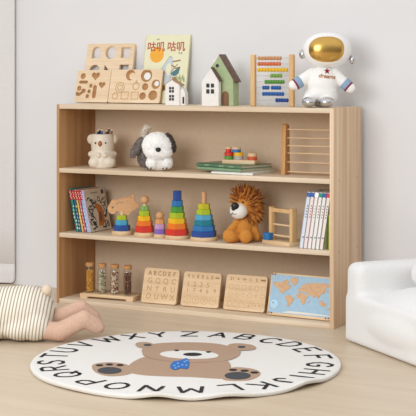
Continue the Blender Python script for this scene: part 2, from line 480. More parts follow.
pr_.use(M['ink_teal']).add(curve_mesh([[(kx(250), kz(350)), (kx(335), kz(288)), (kx(325), kz(350)), (kx(290), kz(375))]], .0004), pl2)
pr_.use(M['ink_brown'])
for a, b_ in (((255, 330), (310, 262)), ((262, 240), (332, 228)), ((255, 270), (285, 285)), ((250, 395), (268, 350)), ((290, 300), (330, 290))):
    pr_.add(curve_mesh([[(kx(a[0]), kz(a[1])), (kx(b_[0]), kz(b_[1])), (kx(b_[0]), kz(b_[1])-1.3*uz), (kx(a[0]), kz(a[1])-1.3*uz)]], .0004), pl2)
pr_.use(M['ink'])
for a, b_ in (((160, 330), (235, 200)), ((235, 200), (262, 212))):
    pr_.add(curve_mesh([[(kx(a[0]), kz(a[1])), (kx(b_[0]), kz(b_[1])), (kx(b_[0]), kz(b_[1])+.4*uz), (kx(a[0]), kz(a[1])+.4*uz)]], .0004), pl2)
pr_.use(M['ink_green'])
for i in range(9):
    x = kx(300+9*i); z = kz(395+(i % 3)*14)
    pr_.add(curve_mesh([[(x, z), (x+1.1*ux, z), (x+.8*ux, z+5.2*uz)]], .0004), pl2)
pr_.use(M['ink_brown'])
for i in range(7): pr_.add(curve_mesh([circ(kx(175+22*i), kz(470+10*(i % 2)), 2.4*ux, ry=3*uz)], .0004), pl2)
pr_.use(M['book_title'])
for ch, x in (('咕叽', 108), ('咕叽', 284)):
    pr_.add(text_mesh(ch, 9.2*ux, .0005), Matrix.Translation((kx(x), -tb-.0007, kz(118))) @ RX90)
pr_.use(M['ink'])
for ch, x, y, sz in (('小小', 120, 48, 1.6), ('文  绘', 325, 172, 1.5)):
    pr_.add(text_mesh(ch, sz*ux, .0001), Matrix.Translation((kx(x), -tb-.0007, kz(y))) @ RX90)
pr_.build('cover_print', bk)

# ---------------------------------------------------------------- little houses
def gable(fr, prof, y0, y1, mat):
    """solid from an outline in (u,v) px between depths y0..y1 (y towards wall)"""
    f = MB(); f.use(mat)
    pts = [(fr.x(u), fr.z(v)) for u, v in prof]
    f.add(curve_mesh([pts], y1-y0, .0008), Matrix.Translation((0, (y0+y1)/2, 0)) @ RX90)
    return f
def roofslab(f, fr, a, b_, y0, y1, th, up=1):
    ax, az, bx, bz = fr.x(a[0]), fr.z(a[1]), fr.x(b_[0]), fr.z(b_[1])
    d = Vector((bx-ax, 0, bz-az)); L = d.length; n = Vector((-d.z, 0, d.x))/L
    if n.z < 0: n = -n
    c = Vector(((ax+bx)/2, (y0+y1)/2, (az+bz)/2))+n*th/2
    f.box(c, (L, y1-y0, th), rot=Matrix.Rotation(-math.atan2(d.z, d.x), 3, 'Y'), bevel=.0006)

fr = Frame(211, H_, .10, 0)
hs = thing('toy_house', fr.loc, 0, 'white toy house block with four-pane window in front of green house', 'toy house')
gable(fr, [(203, fr.v0), (219.8, fr.v0), (219.8, 81), (212, 68), (203, 81.5)], -.012, .012, M['house_white']).build('body', hs)
f = MB(); f.use(M['roof']); roofslab(f, fr, (211.8, 67.6), (220.6, 81.6), -.0125, .014, .004); f.build('roof', hs)
f = MB(); f.use(M['window_dark'])
for u0, u1 in ((207.6, 210.8), (212.2, 215.4)):
    for v0, v1 in ((83.6, 87.6), (89.3, 93.6)):
        f.box((fr.x((u0+u1)/2), -.0122, fr.z((v0+v1)/2)), (fr.x(u1)-fr.x(u0), .0016, (v1-v0)/fr.k), bevel=.0003)
f.build('window', hs)

fr = Frame(228, H_, .155, 0)
hs = thing('toy_house', fr.loc, 0, 'sage green toy house block with brown roof, round window and arched door', 'toy house')
gable(fr, [(211, fr.v0), (236, fr.v0), (236, 80), (222, 55.5), (211, 71.5)], -.028, .028, M['house_green']).build('body', hs)
f = MB(); f.use(M['roof']); roofslab(f, fr, (221.6, 55), (237.4, 82.5), -.0285, .029, .006); f.build('roof', hs)
f = MB(); f.use(M['house_white']).box((fr.x(215), .004, fr.z(63.6)), (2.6/fr.kx, .016, 9/fr.k), bevel=.0006); f.build('chimney', hs)
f = MB(); f.use(M['window_dark']).add(curve_mesh([circ(fr.x(220.3), fr.z(65.8), 1.8/fr.k)], .0014, .0003), Matrix.Translation((0, -.0283, 0)) @ RX90); f.build('window', hs)
f = MB(); f.use(M['door_wood']).add(curve_mesh([arch(fr.x(225.2), 0.0006, fr.x(231.8), fr.z(91.2))], .0022, .0004), Matrix.Translation((0, -.0285, 0)) @ RX90); f.build('door', hs)

fr = Frame(176, H_, .12, 0)
hs = thing('toy_house', fr.loc, 0, 'small white toy house with tan roof, two windows and low annex before picture book', 'toy house')
gable(fr, [(167.6, fr.v0), (181.6, fr.v0), (181.6, 85), (174, 80), (167.6, 84.5)], -.02, .02, M['house_white']).build('body', hs)
f = MB(); f.use(M['roof_tan']); roofslab(f, fr, (167, 85), (174, 79.8), -.021, .021, .0022); roofslab(f, fr, (173.8, 79.8), (182.4, 85.4), -.021, .021, .0022); f.build('roof', hs)
f = MB(); f.use(M['roof_tan']).box((fr.x(173.8), 0, fr.z(79)), (2.2/fr.kx, .012, 4/fr.k), bevel=.0006); f.build('chimney', hs)
for vc in (89.8, 97.8):
    f = MB(); f.use(M['window_dark'])
    for du in (-1.35, 1.35):
        for dv in (-1.55, 1.55):
            f.box((fr.x(173.8+du), -.0202, fr.z(vc+dv)), (2.1/fr.kx, .0016, 2.5/fr.k), bevel=.0002)
    f.build('window', hs)
f = MB(); f.use(M['house_white'])
pts = [(fr.x(182), 0), (fr.x(186.6), 0), (fr.x(186.6), fr.z(93)), (fr.x(184), fr.z(88)), (fr.x(182), fr.z(90.5))]
f.add(curve_mesh([pts], .03, .0006), RX90); f.build('annex', hs)
f = MB(); f.use(M['window_dark']).box((fr.x(185), -.0152, fr.z(100.2)), (1.7/fr.kx, .0014, 6.6/fr.k)); f.build('door', hs)

# ---------------------------------------------------------------- abacus
fr = Frame(273, H_, .13, 0)
ab = thing('abacus', fr.loc, 0, 'wooden abacus with eight wires of coloured beads beside the astronaut', 'abacus')
ztop = fr.z(54.5); pw = 4.6/fr.kx
for u in (253.2, 291.8):
    f = MB(); f.use(M['post_wood']).box((fr.x(u), 0, ztop/2), (pw, .022, ztop), bevel=.004, seg=3); po = f.build('post', ab)
rows = [(58.3, [(257.5, 281.5, 8)], 'natural'), (64, [(257.5, 281, 8)], 'rosewood'), (69.9, [(257.2, 287.8, 10)], 'amber'), (75.8, [(270.2, 282, 4)], 'grass'),
        (82, [(264.7, 284.4, 8)], 'leafgreen'), (87.8, [(262.4, 269.2, 3), (271, 281, 4)], 'cobalt'), (94, [(262.2, 284, 8)], 'cobalt'), (100.3, [(275.5, 288.4, 5)], 'deepblue')]
for v, spans, colr in rows:
    z = fr.z(v)
    f = MB(); f.use(M['steel']).tube([(fr.x(253.2), 0, z), (fr.x(291.8), 0, z)], .0011, 8); rod = f.build('wire', ab)
    for a, b_, n in spans:
        st = (b_-a)/n
        for i in range(n):
            x = fr.x(a+st*(i+.5)); hw = st/fr.kx*.46; r = 2.2/fr.k
            f = MB(); f.use(M[colr])
            pf = [(.0012, -hw), (r*.55, -hw), (r*.88, -hw*.6), (r, 0), (r*.88, hw*.6), (r*.55, hw), (.0012, hw), (.0012, -hw)]
            f.lathe(pf, seg=16)
            for w in f.bm.verts: w.co = Vector((w.co.z+x, w.co.y, w.co.x+z))
            f.build('bead', rod, angle=60)

# ---------------------------------------------------------------- astronaut
fr = Frame(320, H_, .11, YAW)
ro = fr.loc.copy()
aw = thing('astronaut_plush', ro, YAW, 'white astronaut plush toy with gold visor sitting on shelf top', 'plush toy')
P, Lp = fr.p, fr.l
zb = fr.v0
f = MB(); f.use(M['white_plush'])
f.ball(P(322.5, 83, 0), (Lp(15.5), Lp(13), Lp(17.5)))
f.ball(P(322.5, 92, 0), (Lp(15), Lp(13), Lp(11)))
f.caps(P(312, 74, 0), Lp(6.3), P(295, 84.5, -Lp(3)), Lp(5.4)); f.caps(P(334, 74, 0), Lp(6.3), P(348.5, 87, -Lp(3)), Lp(5.4))
f.ball(P(293.3, 85, -Lp(3.5)), Lp(5)); f.ball(P(350, 88, -Lp(3.5)), Lp(5.2))
f.caps(P(312, 96, 0), Lp(8), P(308.8, 99.5, -Lp(8)), Lp(6.6)); f.caps(P(330, 96, 0), Lp(8), P(326, 99.5, -Lp(8)), Lp(6.8))
f.ball(P(322, 98, Lp(4)), (Lp(16), Lp(9), Lp(fr.v0-98)))
body_me = fuse(f, .0035, 5); bo = finish('body', body_me, aw)
f = MB(); f.use(M['white_plush']).ball(P(327.3, 50, 0), (Lp(24), Lp(19), Lp(17.6)), power=.92, u=36, v=24)
hel = f.build('helmet', aw)
f = MB(); f.use(M['gold']).ball(P(326, 49.6, -Lp(10.5)), (Lp(18.4), Lp(9.8), Lp(13.6)), power=.88, u=40, v=26); vi = f.build('visor', hel)
f = MB(); f.use(M['white_plush'])
pts = []
for i in range(41):
    t = 2*pi*i/40; pts.append(P(326+17.4*math.copysign(abs(cos(t))**.86, cos(t)), 49.6-13*math.copysign(abs(sin(t))**.86, sin(t)), -Lp(11.5+1.5*abs(sin(t))-1.0*abs(cos(t)))))
f.tube(pts, Lp(1.5), 8, cap=False); f.build('visor_rim', hel)
for u, v, dy, sx in ((302.6, 54, Lp(1), -1), (352.2, 59.6, -Lp(1), 1)):
    f = MB(); f.use(M['silver']).ball(P(u, v, dy), (Lp(3.6), Lp(4.6), Lp(4.8))); f.build('ear_cup', hel)
for sgn, a, b_ in ((1, (312, 74, 0), (295, 84.5, -3)), (1, (334, 74, 0), (348.5, 87, -3))):
    A = P(a[0], a[1], Lp(a[2])); B = P(b_[0], b_[1], Lp(b_[2])); d = (B-A)
    f = MB(); f.use(M['cuff_blue']).tube([A+d*.66, A+d*.70, A+d*.93, A+d*.96], [Lp(5.7), Lp(6.2), Lp(5.9), Lp(5.2)], 24)
    cf = f.build('cuff', aw); plabel(cf, 'blue cuff')
    f = MB(); f.use(M['cuff_red']).tube([A+d*.93, A+d*.95, A+d*1.01, A+d*1.03], [Lp(5.3), Lp(6), Lp(5.9), Lp(5.2)], 24); plabel(f.build('cuff_trim', cf), 'burgundy trim')
for u, ru in ((308.2, 7.2), (325.2, 7.8)):
    f = MB(); f.use(M['silver']).ball(P(u, 101.6, -Lp(13.5)), (Lp(ru), Lp(8), Lp(5.4)), u=28, v=18); plabel(f.build('boot', aw), 'silver boot')
f = MB(); f.use(M['star_red']).add(curve_mesh([star(fr.x(326.3), fr.z(71), Lp(3.4))], .0004), RX90)
bmesh.ops.subdivide_edges(f.bm, edges=f.bm.edges[:], cuts=2); drape(f.build('star_patch', aw), body_me, off=.0012)
f = MB(); f.use(M['thread']).add(text_mesh('dreams', Lp(5.8), .0005, shear=.25), Matrix.Translation(P(326, 76.3)) @ Matrix.Rotation(R(6), 4, 'Y') @ RX90)
drape(f.build('embroidery', aw), body_me, off=.0012)

# ================================================================== UPPER TIER
# koala pencil pot
fr = Frame(102.6, S1, .12, YAW); P, Lp = fr.p, fr.l
kp = thing('koala_pencil_pot', fr.loc, YAW, 'cream ceramic koala pot holding pencils on the upper shelf', 'pencil pot')
f = MB(); f.use(M['ceramic'])
pf = [(0, 0), (12.4, 0), (13.2, 1.2), (13, 8), (12.2, 13), (11.2, 17.5), (11.6, 22), (11.9, 27), (11.4, 31), (10.6, 33.6), (9.2, 33.8), (8.8, 31), (8.8, 12), (0, 11.5)]
f.lathe([(Lp(a), Lp(b_)) for a, b_ in pf], seg=40, sy=.92)
for sx in (-1, 1):
    f.ball((Lp(7.2*sx), -Lp(8.2), Lp(5.6)), (Lp(6.4), Lp(5), Lp(5.6)))
    f.caps((Lp(11.5*sx), -Lp(2), Lp(13.5)), Lp(3), (Lp(3*sx), -Lp(11), Lp(12.8)), Lp(2.6))
    f.ball((Lp(11.3*sx), -Lp(0), Lp(28.2)), (Lp(4.2), Lp(2.6), Lp(5)))
kme = fuse(f, .0022, 3); finish('pot', kme, kp)
for sx in (-1, 1):
    f = MB(); f.use(M['ceramic_in']).ball((Lp(11.9*sx), -Lp(2.1), Lp(28)), (Lp(2.5), Lp(1), Lp(3.3))); f.build('inner_ear', kp)
    f = MB(); f.use(M['black']).ball((Lp((-6.4 if sx < 0 else 3.8)), -Lp(10.1), Lp(25)), (Lp(.85), Lp(.7), Lp(.95))); f.build('eye', kp)
f = MB(); f.use(M['koala_nose']).ball((-Lp(1.7), -Lp(10.8), Lp(24.4)), (Lp(2), Lp(1.4), Lp(2.9))); plabel(f.build('nose', kp), 'brown nose')
pcs = [('#20365e', (98, 128.6), 'dark blue pencil farthest left in the koala pot', -3), ('#2d6ab0', (101.7, 128.2), 'bright blue pencil in the koala pot', -1.5), ('#2a2a30', (99.6, 127.6), 'black pencil between the two blue pencils in the koala pot', 2),
       ('#6a2e2a', (106.6, 129), 'maroon pencil in the middle of the koala pot', 1), ('#38231f', (109, 126.5), 'dark brown pencil rising highest in the koala pot', 3), ('#93402c', (112.3, 128), 'rust red pencil leaning right in the koala pot', 0)]
for c_, (u, v), lab, dy in pcs:
    top = P(u, v, Lp(dy)); bx = (u-102.6)*.5
    bot = Vector((Lp(bx), Lp(dy*.6), Lp(13.2)))
    d = (top-bot).normalized(); wm = M['toy_wood_pale']
    f = MB(); mt = plain('lacquer '+c_, c_, .35)
    f.use(mt).tube([bot, top-d*Lp(2.6)], Lp(1.15), 6)
    f.use(wm).tube([top-d*Lp(2.6), top-d*Lp(.7)], [Lp(1.12), Lp(.4)], 6); f.use(mt).tube([top-d*Lp(.7), top], [Lp(.42), Lp(.08)], 6)
    o = f.build('pencil', None, kp.location, (0, 0, YAW), angle=30); tag(o, lab, 'pencil', 'pencils in the koala pot')

# dog plush
fr = Frame(157.4, S1, .066, YAW); P, Lp = fr.p, fr.l
rg = random.Random(3)
dg = thing('dog_plush', fr.loc, YAW, 'fluffy white and grey plush dog with dark ears on the upper shelf', 'plush toy')
v0 = fr.v0
f = MB(); f.use(M['dog_white'])
f.ball(P(157.8, 147.2, -Lp(4)), (Lp(15.5), Lp(13), Lp(13.2)))
f.ball(P(158.8, 153.4, -Lp(7)), (Lp(14), Lp(11), Lp(7.5)))
f.ball(P(159, 164, 0), (Lp(13), Lp(11), Lp(8.6)))
f.ball(P(152.8, v0-6.8, -Lp(5)), (Lp(6.2), Lp(9), Lp(6.8))); f.ball(P(167, v0-6.8, -Lp(5)), (Lp(5.6), Lp(9), Lp(6.8)))
wme = fuse(f, .003, 3)
mb = MB(); mb.use(M['dog_white']); mb.bm.from_mesh(wme)
def pushdog(p): return Vector((0, -.2, .15 if p.z > Lp(20) else -.35))
tufts(mb, wme, 4200, Lp(1.15), Lp(.4), rg, .15, jitter=.8, push=pushdog, keep=lambda c: c.z > Lp(1.6))
o = mb.build('body', dg, normals=False)
f = MB(); f.use(M['dog_grey'])
f.ball(P(147.5, v0-8.5, Lp(8)), (Lp(9.5), Lp(10), Lp(8.5))); f.ball(P(143.5, v0-13, Lp(6)), (Lp(6), Lp(8), Lp(8)))
gme = fuse(f, .003, 3); mb = MB(); mb.use(M['dog_grey']); mb.bm.from_mesh(gme); tufts(mb, gme, 900, Lp(1.6), Lp(.45), rg, .3, jitter=.7, keep=lambda c: c.z > Lp(1.8))
plabel(mb.build('rump', dg, normals=False), 'grey rump')
for mt, pts, lab, dy in (('dog_grey', [((141, 141.5), 2.6), ((138, 147), 3.8), ((135, 153), 4), ((132.8, 157), 2.6)], 'grey ear', -2), ('dog_brown', [((167.6, 136.5), 2), ((170.6, 141), 3), ((172.8, 147.5), 3.1), ((173.6, 151.5), 2)], 'dark brown ear', -7)):
    f = MB(); f.use(M[mt])
    for (a, ra), (b_, rb) in zip(pts, pts[1:]): f.caps(P(*a, Lp(dy)), Lp(ra), P(*b_, Lp(dy)), Lp(rb), 4)
    eme = fuse(f, .003, 2); mb = MB(); mb.use(M[mt]); mb.bm.from_mesh(eme); tufts(mb, eme, 500, Lp(1.5), Lp(.4), rg, .35, jitter=.6)
    plabel(mb.build('ear', dg, normals=False), lab)
f = MB(); f.use(M['dog_beige'])
tp = [((144, 141), 3.6), ((144.2, 134), 3.8), ((146.5, 130), 3.4), ((149.5, 129.6), 2.2)]
for (a, ra), (b_, rb) in zip(tp, tp[1:]): f.caps(P(*a, Lp(9)), Lp(ra), P(*b_, Lp(9)), Lp(rb), 4)
f.caps(P(144, 141, Lp(9)), Lp(3.6), P(147, 156, Lp(10)), Lp(4), 6)
tme = fuse(f, .003, 2); mb = MB(); mb.use(M['dog_beige']); mb.bm.from_mesh(tme); tufts(mb, tme, 420, Lp(1.9), Lp(.4), rg, 0, jitter=.6)
plabel(mb.build('tail', dg, normals=False), 'beige tail')
f = MB(); f.use(M['black']).ball(P(158.8, 150.4, -Lp(18)), (Lp(2.7), Lp(2), Lp(2.3))); plabel(f.build('nose', dg), 'black nose')
for u in (148.5, 151.5, 163.5, 167):
    f = MB(); f.use(M['dog_brown']).ball(P(u, v0-1.6, -Lp(13.4)), (Lp(.7), Lp(1.2), Lp(1.0))); f.build('claw', dg)

# stack of flat books + cylinder tray
def flatbook(name, corners, z0, z1, cov, pages, label, spine_ang=None, group=None):
    """corners a->b is the spine edge; c, d complete the rectangle (x,y)"""
    a, b_, c, d = [Vector((*p, 0)) for p in corners]
    ctr = (a+b_+c+d)/4; ex = (b_-a); L = ex.length; ang = math.atan2(ex.y, ex.x); Wd = (c-b_).length
    t = thing(name, (ctr.x, ctr.y, z0), ang, label, 'book', group)
    hgt = z1-z0; ct = .0022
    f = MB(); f.use(pages).box((0, .002, hgt/2), (L-.008, Wd-.008, hgt-2*ct)); f.build('pages', t)
    f = MB(); f.use(cov)
    f.box((0, 0, ct/2), (L, Wd, ct)); f.box((0, 0, hgt-ct/2), (L, Wd, ct)); f.box((0, -Wd/2+ct/2, hgt/2), (L, ct, hgt)); f.build('cover', t)
    return t, L, Wd, hgt
M['bk_green'] = plain('green cover', '#54785a', .4, '#648868', 20)
M['bk_green2'] = plain('pale green cover', '#7fa07c', .45, '#8cac88', 20)
M['page_tan'] = plain('tan page edges', '#d8c6b2', .8)
M['bk_white'] = plain('white cover', '#e9e6df', .45, '#efece6', 20)
def ang_rect(bx, by, ang, L, depth):
    """rectangle from its near right corner: spine runs back-left from it at `ang`"""
    b_ = Vector((bx, by)); d = Vector((cos(ang), sin(ang))); a = b_-d*L; n = Vector((-d.y, d.x))
    return [tuple(a), tuple(b_), tuple(b_+n*depth), tuple(a+n*depth)]
zz = S1+.0004
flatbook('flat_book', ang_rect(.985, .012, R(-4), .205, .2), zz, zz+.0115, M['bk_white'], M['paper'], 'thin white book at the bottom of the flat pile on the upper shelf', group='flat books under the stacking toy'); zz += .0119
flatbook('flat_book', ang_rect(.930, .012, R(-17), .266, .2), zz, zz+.0135, M['bk_green2'], M['page_tan'], 'pale green book in the middle of the flat pile on the upper shelf', group='flat books under the stacking toy'); zz += .0139
gt, L, Wd, hg = flatbook('flat_book', ang_rect(.926, .016, R(-18), .272, .195), zz, zz+.0135, M['bk_green'], M['page_tan'], 'dark green book on top of the flat pile on the upper shelf', group='flat books under the stacking toy'); zz += .0139
f = MB(); f.use(M['bk_green2']); 
for x in (-.07, .02, .08): f.box((x, -Wd/2-.0002, hg*.5), (.03, .0006, hg*.5))
f.build('spine_print', gt)

fr = Frame(240.3, zz, .125, R(2)); P, Lp = fr.p, fr.l
st = thing('stacking_tray', fr.loc, R(2), 'wooden tray with painted stacking cylinders on top of green books', 'stacking toy')
wd = 32.5/fr.kx
f = MB(); f.use(M['toy_wood']).box((0, 0, Lp(2)), (wd, .046, Lp(4)), bevel=.002); f.build('tray', st)
def disc(u, zlo, zhi, r, mt, y=0):
    f = MB(); f.use(M[mt]); b_ = .0012; rr = Lp(r)
    f.lathe([(0, Lp(zlo)), (rr-b_, Lp(zlo)), (rr, Lp(zlo)+b_), (rr, Lp(zhi)-b_), (rr-b_, Lp(zhi)), (0, Lp(zhi))], c=(fr.x(u), y, 0), seg=28)
    return f.build('cylinder', st)
M['toy_beech'] = M['toy_wood']
for u, lo, hi, r, mt in ((229, 4, 7.6, 4.6, 'leafgreen'), (229, 7.6, 11.2, 4.6, 'red'), (228.6, 11.2, 14.4, 2.9, 'red'), (228.6, 14.4, 16.4, 2.9, 'toy_beech'), (238.7, 4, 7.8, 4.8, 'grey'), (238.7, 7.8, 11.4, 4.8, 'yellow'),
                         (236.4, 11.4, 14.3, 4.5, 'blue'), (236.4, 14.3, 16.6, 4.5, 'toy_beech'), (252.2, 4, 7.6, 4.9, 'rust'), (252.2, 7.6, 11, 4.9, 'toy_beech')):
    disc(u, lo, hi, r, mt)

# rod frame at the right of the upper tier
p0 = atY(285.5, 150, .15)
rk = thing('rod_frame', (p0.x, .15, S1), 0, 'empty wooden frame of six thin horizontal rods at right end of upper shelf', 'wooden frame')
k_ = proj(rk.location)[2]; hh = 50.5/k_
xe = W_-.018-.016-p0.x
for x in (0, xe-.012):
    f = MB(); f.use(M['rack_wood'])
    f.add(curve_mesh([[(-.027, 0), (.027, 0), (.019, hh-.014), (.012, hh-.003), (0, hh), (-.012, hh-.003), (-.019, hh-.014)]], .02, .0015), Matrix.Translation((x, 0, 0)) @ Matrix.Rotation(pi/2, 4, 'Z') @ RX90)
    f.build('post', rk)
for v in (129.3, 137.8, 145.6, 153, 162, 171.6):
    z = (174.3-v)/k_
    f = MB(); f.use(M['toy_wood']).tube([(0, 0, z), (xe-.012, 0, z)], .0032, 10); f.build('rod', rk)

# ================================================================== MIDDLE TIER
# leaning books at the left
h_ = .197; th_ = R(-12.5)
specs = [('#2f8c8a', '#cfe4ea', .0165, 'teal and blue spined picture book leaning farthest left on the middle shelf'),
         ('#2f6f9c', '#e7cf6a', .013, 'dark blue spined picture book beside the teal one on the middle shelf'),
         ('#e6bd55', '#f3e3a8', .013, 'yellow spined picture book among the leaning books on the middle shelf'),
         ('#d6737c', '#f0c9c4', .013, 'pink spined picture book among the leaning books on the middle shelf'),
         ('#9dbbe0', '#d8e3f2', .014, 'light blue spined picture book among the leaning books on the middle shelf')]
xp = .064
M['spine_red'] = plain('red spine title', '#b8283c', .5)
M['cover_beige'] = plain('beige cover', '#d3c5ae', .5, '#dccfba', 30)
M['leaf_ink'] = plain('charcoal leaves', '#3c4044', .6)
M['fox'] = plain('fox orange', '#bb6a2e', .6, '#c97a3c', 80)
M['fox_dark'] = plain('brown', '#7c5238', .6)
BY = .063; BD = .165
def upright(x0, t, h, dep, cov, label, group, lean, y0, z0, pagesm=None, name='book'):
    """book standing on z0 with spine towards -y; leaning about its lower right (lean<0 = top to the left) or lower left edge"""
    t_ = thing(name, (x0, y0, z0), (0, lean, 0), label, 'book', group)
    # local: x 0..t to the right when leaning right (pivot lower-right) else pivot lower-left
    s = -1 if lean > 0 else 1
    cx = s*t/2
    f = MB(); f.use(M['paper']).box((cx, dep/2+.001, h/2), (t-.004, dep-.006, h-.006)); f.build('pages', t_)
    f = MB(); f.use(cov)
    f.box((cx-t/2+.001, dep/2, h/2), (.002, dep, h)); f.box((cx+t/2-.001, dep/2, h/2), (.002, dep, h)); f.box((cx, .001, h/2), (t, .002, h)); f.build('cover', t_)
    return t_, cx
gL = 'picture books leaning on the middle shelf'
for i, (c1, c2, t, lab) in enumerate(specs):
    cov = plain('cover '+c1, c1, .45); prt = plain('print '+c2, c2, .5)
    bkq, cx = upright(xp, t, h_-.001*i, BD, cov, lab, gL, th_, BY, S2)
    f = MB(); f.use(M['spine_red']).box((cx, -.0003, h_*.86), (t*.98, .0006, h_*.22)); plabel(f.build('spine_title', bkq), 'red spine title band')
    f = MB(); f.use(prt)
    for j in range(4): f.box((cx+t*.12*(-1)**j, -.0006, h_*(.79+.045*j)), (t*.3, .0006, h_*.028))
    rg = random.Random(i+20)
    for j in range(7): f.box((cx+t*rg.uniform(-.25, .25), -.0003, h_*(.08+.085*j)), (t*rg.uniform(.25, .5), .0006, h_*rg.uniform(.02, .05)))
    f.build('spine_print', bkq)
    xp += t/cos(th_)+.0004
t = .012
cb, cx = upright(xp, t, h_-.002, BD+.008, M['cover_beige'], 'beige picture book with orange fox and black leaves on cover, rightmost of the leaning books', gL, th_, BY-.004, S2)
cv = MB(); hh2 = h_-.002; dd = BD+.008
PLX = lambda e: Matrix.Translation((cx+t/2+e, 0, 0)) @ Matrix.Rotation(pi/2, 4, 'Z') @ RX90
def cy_(x, y): # crop 6.93x px -> (y, z) on the cover
    fx = ((x-160)-(60*(y-75)/290))/(135); fz = 1-((y-75)+25*fx)/(290)
    return (min(max(fx, .03), .97)*dd, min(max(fz, .03), .97)*hh2)
rg = random.Random(11)
cv.use(M['leaf_ink'])
cnt = 0
while cnt < 80:
    fx, fz = rg.uniform(.06, .94), rg.uniform(.04, .8)
    if (fx-.55)**2/.05+(fz-.36)**2/.11 < 1 or (.7 < fz and .25 < fx < .8): continue
    a = rg.uniform(0, pi); L = rg.uniform(.007, .016); w = L*.24
    pts = [(fx*dd+(L*cos(q)*cos(a)-w*sin(q)*sin(a)), fz*hh2+(L*cos(q)*sin(a)+w*sin(q)*cos(a))) for q in [2*pi*i/8 for i in range(8)]]
    if min(p[0] for p in pts) < .002 or max(p[0] for p in pts) > dd-.002 or min(p[1] for p in pts) < .002: continue
    cv.add(curve_mesh([pts], .0003), PLX(.0003)); cnt += 1
cv.use(M['fox']).add(curve_mesh([[(dd*a, hh2*b_) for a, b_ in ((.42, .12), (.62, .1), (.74, .2), (.76, .42), (.7, .56), (.58, .62), (.44, .66), (.36, .58), (.44, .52), (.5, .4), (.46, .25))]], .0003), PLX(.0006))
cv.use(M['fox_dark']).add(curve_mesh([[(dd*a, hh2*b_) for a, b_ in ((.5, .22), (.6, .2), (.66, .34), (.6, .46), (.52, .42))]], .0003), PLX(.0009))
cv.use(M['leaf_ink']).add(curve_mesh([circ(dd*.86, hh2*.9, .011)], .0003), PLX(.0003))
for (x, z, r) in ((.3, .7, .011), (.62, .74, .012)): cv.add(curve_mesh(ring_line(circ(dd*x, hh2*z, r), .004), .0003), PLX(.0006))
cv.use(plain('navy disc', '#2f4a72', .5)).add(curve_mesh([circ(dd*.86, hh2*.9, .0085)], .0003), PLX(.0006))
cv.use(M['fox_dark']).box((cx+t/2+.0004, dd*.45, hh2*.9), (.0006, dd*.34, .003))
cv.build('cover_print', cb)
f = MB(); f.use(plain('lavender', '#b9b4d2', .5)).box((cx, -.0004, hh2*.5), (t*.96, .0008, hh2*.98)); plabel(f.build('spine', cb), 'lavender spine')

# stacking toys --------------------------------------------------
def block(root, c, z0, z1, w, mt, n=6, phase=.3, name='ring'):
    b_ = min(.0016, (z1-z0)*.2); r = w/2*1.03
    f = MB(); f.use(M[mt]).lathe([(0, z0), (r-b_, z0), (r, z0+b_), (r, z1-b_), (r-b_, z1), (0, z1)], c=(0, 0, 0), seg=n, phase=phase)
    o = f.build(name, root, angle=25); return plabel(o, c)
def base_disc(root, w, h, mt='toy_wood'):
    f = MB(); f.use(M[mt]); r = w/2; b_ = h*.35
    f.lathe([(0, 0), (r-b_*.6, 0), (r, b_), (r, h-b_), (r-b_, h), (0, h)], seg=36); return f.build('base', root)
def stacker(u, Y, basew, bh, blocks, label, phase=.32):
    fr = Frame(u, S2, Y, YAW)
    t_ = thing('stacking_toy', fr.loc, YAW, label, 'stacking toy', 'stacking toys in a row')
    base_disc(t_, fr.l(basew), fr.l(bh)); z = fr.l(bh)
    for w, h, mt, nm in blocks:
        block(t_, nm, z, z+fr.l(h), fr.l(w), mt, phase=phase); z += fr.l(h)
    return t_, fr, z
# dinosaur topped one
t_, fr, z = stacker(122, .075, 20.8, 4, [(16.6, 5.4, 'navy', 'dark blue ring'), (12.6, 5.1, 'lightblue', 'light blue ring'), (10.4, 4.8, 'lime', 'lime ring')],
    'short stacking toy with flat wooden dinosaur cut-out on blue and lime rings')
f = MB(); f.use(M['toy_wood']).lathe([(0, z), (fr.l(1.9), z), (fr.l(1.9), z+fr.l(4)), (0, z+fr.l(4))], seg=16); f.build('peg', t_)
M['dino_wood'] = wood('cherry cut-out', '#cf9a68', '#dcae7e', 'x', 40, 5)
din = [(20, 160), (24, 142), (36, 126), (46, 106), (62, 96), (70, 112), (80, 92), (90, 108), (102, 86), (112, 103), (124, 80), (134, 97), (148, 76), (156, 90), (172, 74), (182, 88), (186, 64), (200, 62), (207, 82), (202, 100), (216, 116), (238, 136), (236, 152), (216, 160), (206, 176), (192, 172), (186, 190), (176, 186), (172, 204), (158, 214), (146, 206), (134, 198), (126, 214), (104, 214), (102, 196), (92, 180), (76, 186), (70, 198), (48, 202), (30, 192), (20, 176)]
def dp(x, y): return (fr.x(105+x/6.93), fr.z(185+y/6.93))
f = MB(); f.use(M['dino_wood'])
slots = [[dp(x0, y0), dp(x0+9, y0-6), dp(x0+11, y0+8), dp(x0+2, y0+14)] for x0, y0 in ((78, 122), (94, 118), (110, 116), (126, 112))]
f.add(curve_mesh([[dp(*p) for p in din], [dp(*p) for p in circ(54, 156, 7, 14)], [dp(*p) for p in circ(158, 112, 7, 14)]]+slots, fr.l(2.6), .0008), Matrix.Translation((0, 0, 0)) @ RX90)
plabel(f.build('dinosaur', t_), 'flat wooden dinosaur')
# rainbow with wooden ball
t_, fr, z = stacker(144.7, .075, 21.5, 4, [(18.8, 6.2, 'red', 'red ring'), (16, 5, 'orange', 'orange ring'), (13.6, 5, 'yellow', 'yellow ring'), (11, 5.2, 'lime', 'lime ring'), (8, 4.8, 'midgreen', 'green ring')],
    'rainbow stacking toy topped by a wooden ball, next to the dinosaur one')
f = MB(); f.use(M['toy_wood']).lathe([(0, z), (fr.l(2), z), (fr.l(1.6), z+fr.l(3)), (0, z+fr.l(3))], seg=20); f.build('neck', t_)
f = MB(); f.use(M['dino_wood']).ball((0, 0, z+fr.l(6)), fr.l(4.4), u=28, v=18); f.build('ball', t_)
